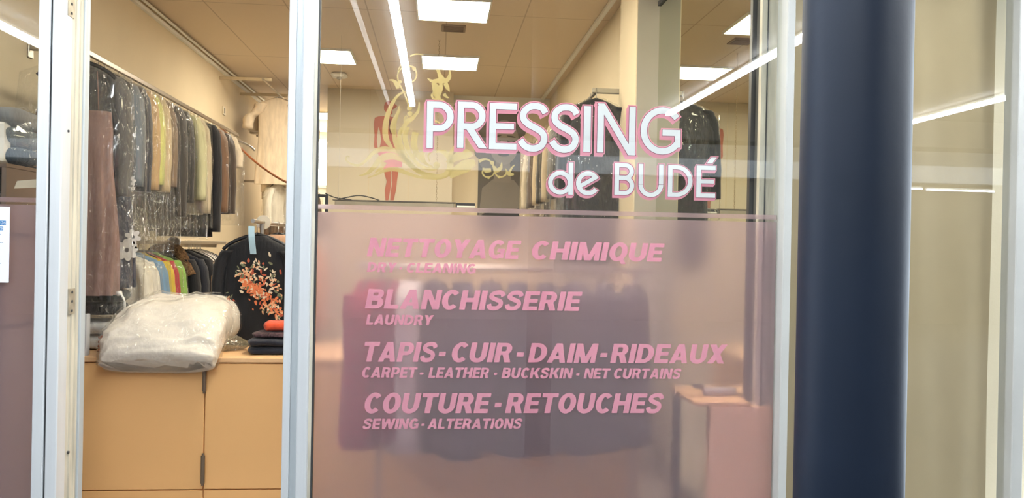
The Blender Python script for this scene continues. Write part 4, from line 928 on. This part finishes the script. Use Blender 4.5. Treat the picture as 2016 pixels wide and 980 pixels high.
p = PX(58, 92, XL); t = thing('wall_bracket', (XL, p.y, p.z), 'grey steel bracket on the left wall high behind the narrow pane', 'bracket')
mb = MB(); mb.box((0, -.02, -.02), (.12, .02, .01), STEEL, .003); mb.build('arm', t); mb = MB(); mb.box((0, -.03, -.07), (.012, .03, .06), STEEL, .003); mb.build('plate', t)
# notice taped on the outside of the left pane
def NP(x, y, Y=-.0045): p = PY(x, y, Y); return (p.x, p.y, p.z)
t = thing('paper_notice', (0, 0, 0), 'white paper notice with blue highlighted figures on the left pane', 'notice')
zz0, zz1 = PY(10, 556, -.0045).z, PY(10, 407, -.0045).z; xr_ = PY(18.5, 480, -.0045).x
mb = MB(); mb.box((xr_-.30, -.0052, zz0), (xr_, -.004, zz1), mat('white paper', (.82, .86, .92), .7, 0, .02)); mb.build('sheet', t)
BLUE = mat('blue ink', (.03, .20, .48), .6); INK = mat('pale blue ink', (.20, .28, .42), .6)
mb = MB()
for (y0, y1, x1) in ((434, 443, 11.5), (445.5, 453.5, 6)):
    A, B = PY(x1, y0, -.0055), PY(x1, y1, -.0055); mb.box((xr_-.27, -.0056, B.z), (A.x, -.0053, A.z), BLUE)
mb.build('blue_bar', t)
mb = MB()
for txt, xe, yb, cap in (('/26', 10.5, 441.5, 6), ('2S', 5.2, 452.3, 5.3)):
    gl, wid = word_polys(txt, HV); h = cap/FPX*3.5; A = PY(xe, yb, -.006)
    for gx, st in gl:
        for s in st:
            for pl in s(-.03): mb.poly([(A.x+(gx+x-wid)*h*.95+.12*h*y, -.0061, A.z+h*y) for x, y in pl], WHITEV)
mb.build('figures', t)
mb = MB()
for (y, x0, x1, hpx) in ((462, -40, 5, 1.2), (478, -40, 10, 1.0), (519, -40, 5, 1.2)):
    A, B = PY(x0, y, -.006), PY(x1, y, -.006)
    n = 14
    for i in range(n):
        if i % 5 == 3: continue
        xx = A.x+(B.x-A.x)*i/n; mb.box((xx, -.0058, B.z), (xx+(B.x-A.x)/n*.8, -.0053, B.z+hpx/FPX*3.5), INK)
mb.build('text_line', t)

# ------------------------------------------------------------------ right pane: curtain
def curtain(name, x0, x1, y, lab, amp=.02, sd=0):
    mb = MB(); nx, nzv = 90, 24; vs = []; fs = []
    CU_ = fabric('cream curtain', (.44, .34, .205), .9, bump=.1, bscale=3, var=.03, stretch=(1, 1, .6))
    for k in range(2):
        for i in range(nx+1):
            for j in range(nzv+1):
                f, g = i/nx, j/nzv; x = x0+(x1-x0)*f
                d = amp*(.6*noise.noise(Vector((x*3.2+sd, g*1.6, 1)))+.5*noise.noise(Vector((x*9+g*1.5+sd, g*2.5, 4)))+.35*sin(x*26+g*1.5+2*noise.noise(Vector((x*2, g, 3)))))
                vs.append((x, y+d+.002*k, .02+3.2*g))
    n1 = (nx+1)*(nzv+1)
    for i in range(nx):
        for j in range(nzv):
            a = i*(nzv+1)+j; q = (a, a+nzv+1, a+nzv+2, a+1); fs.append(q); fs.append(tuple(n1+v for v in reversed(q)))
    mb.add(vs, fs, CU_); return tag(mb.build(name, None, True), lab, 'curtain')
curtain('curtain', r1+.01, q0+.02, .14, 'cream curtain hanging behind the glass right of the navy pole')
# navy pole in the passage
pY = -2.15; l, r_ = PY(1577, 490, pY), PY(1774, 490, pY); R_ = (r_.x-l.x)/2*.985; cx = (l.x+r_.x)/2+.002
t = thing('steel_pole', (cx, pY, 0), 'thick round navy painted steel pole standing in front of the shop', 'pole')
mb = MB(); mb.loft([[(R_*cos(2*pi*i/64), R_*sin(2*pi*i/64), z) for i in range(64)] for z in (0, 1.2, 2.4, 3.40)], NAVYPAINT, True, True); mb.build('shaft', t, True)
mb = MB(); mb.loft([[(R_*k*cos(2*pi*i/48), R_*k*sin(2*pi*i/48), z) for i in range(48)] for z, k in ((0, 1.35), (.02, 1.35), (.035, 1.1), (.06, 1.03))], NAVYPAINT, True, True); mb.build('base_collar', t)

# ------------------------------------------------------------------ the passage outside (seen as reflections, lights the front)
PAVE = mat('passage paving', (.06, .06, .058), .6, 0, .1, 4)
PALE = mat('pale passage ceiling', (.82, .80, .77), .8, 0, .04, 2); DUSK = mat('dark passage ceiling', (.10, .095, .09), .8); FASC = mat('white fascia', (.62, .63, .64), .6)
struct(boxobj('wall_blocker_left', (-9.2, -15, 0), (-9, -.1, 3.6), mat('added end wall', (.30, .28, .26), .8)))  # added wall, closes the passage end against bright sky
struct(boxobj('wall_blocker_right', (14, -15, 0), (14.2, -.1, 3.6), mat('added end wall', (.30, .28, .26), .8)))  # added wall, keeps sky glare out of the right pane's reflection
struct(boxobj('floor_passage', (-9, -15, -.1), (14, -.1, 0), PAVE))
PC = 3.40
e1 = PZ(812, 210, PC-.07); e2 = PZ(1340, 214, PC-.07); TX = [e1.x-(e2.x-e1.x), e1.x, e2.x, e2.x+(e2.x-e1.x)]; TYE = -e1.y
struct(boxobj('ceiling_bay_far_left', (-9, TYE-.6, PC+.05), (-2.4, -.06, PC+.16), DUSK))
struct(boxobj('ceiling_bay_left', (-2.4, TYE-.6, PC+.20), (e1.x-.30, -3.08, PC+.30), PALE))
struct(boxobj('ceiling_bay_front', (-2.4, -2.76, PC+.20), (e1.x-.30, -.06, PC+.30), PALE))
struct(boxobj('ceiling_bay_middle', (e1.x-.30, TYE-.6, PC+.02), (14, -.06, PC+.16), DUSK))
struct(boxobj('ceiling_beam', (e1.x-.38, TYE-.6, PC-.10), (e1.x-.30, -.06, PC+.20), PALE))
struct(boxobj('ceiling_beam_cross', (-9, TYE-.14, PC-.35), (14, TYE-.6, PC+.2), DUSK))
zb_ = PY(1000, 195, -(TYE-.59)).z; struct(boxobj('ceiling_beam_edge', (-9, TYE-.60, zb_), (14, TYE-.58, PY(1000, 183, -(TYE-.59)).z), FASC))
fy = -13.0; fz = [PY(700, q, -fy).z for q in (328, 292)]
struct(boxobj('wall_fascia', (-9, fy-.3, fz[0]), (14, fy, fz[1]), FASC))
struct(boxobj('wall_opposite', (-9, fy-.5, 0), (14, fy-.3, fz[0]), mat('far shopfront', (.10, .095, .09), .6)))
struct(boxobj('wall_opposite_upper', (-9, fy-.5, fz[0]), (14, fy-.3, 5.2), mat('far upper wall', (.15, .145, .14), .7)))
TB = emit('lit tube', TUBE_COLOR, TUBE_STRENGTH)
for i, x in enumerate(TX):
    t = thing('linear_light', (x, 0, PC-.05), ['linear ceiling light of the passage over the narrow left pane', 'linear ceiling light of the passage left of the white letters', 'linear ceiling light of the passage right of the white letters', 'linear ceiling light of the passage over the curtain'][i], 'linear light', 'linear lights of the passage')
    boxobj('housing', (-.016, TYE, .022), (.016, -.12, .05), WHITEP, t); boxobj('diffuser', (-.034, TYE+.01, -.022), (.034, -.13, .02), TB, t)

for k, (xa_, xb_) in enumerate(((1776, 1816), (1823, 1957), (1979, 2040))):
    A, B = PY(xa_, 371+k*2.5, -fy-.06), PY(xb_, 372+k*3.5, -fy-.06)
    t = thing('strip_light', (A.x, fy+.06, A.z), ['thin strip light across the passage, mirrored as a short line beside the navy pole', 'thin strip light across the passage, mirrored as the longest line over the curtain', 'thin strip light across the passage, mirrored at the right picture edge'][k], 'strip light', 'thin strip lights across the passage')
    boxobj('housing', (0, -.055, -.01), (B.x-A.x, 0, .05), WHITEP, t); boxobj('diffuser', (.01, .001, -.012), (B.x-A.x-.01, .02, .012), TB, t)
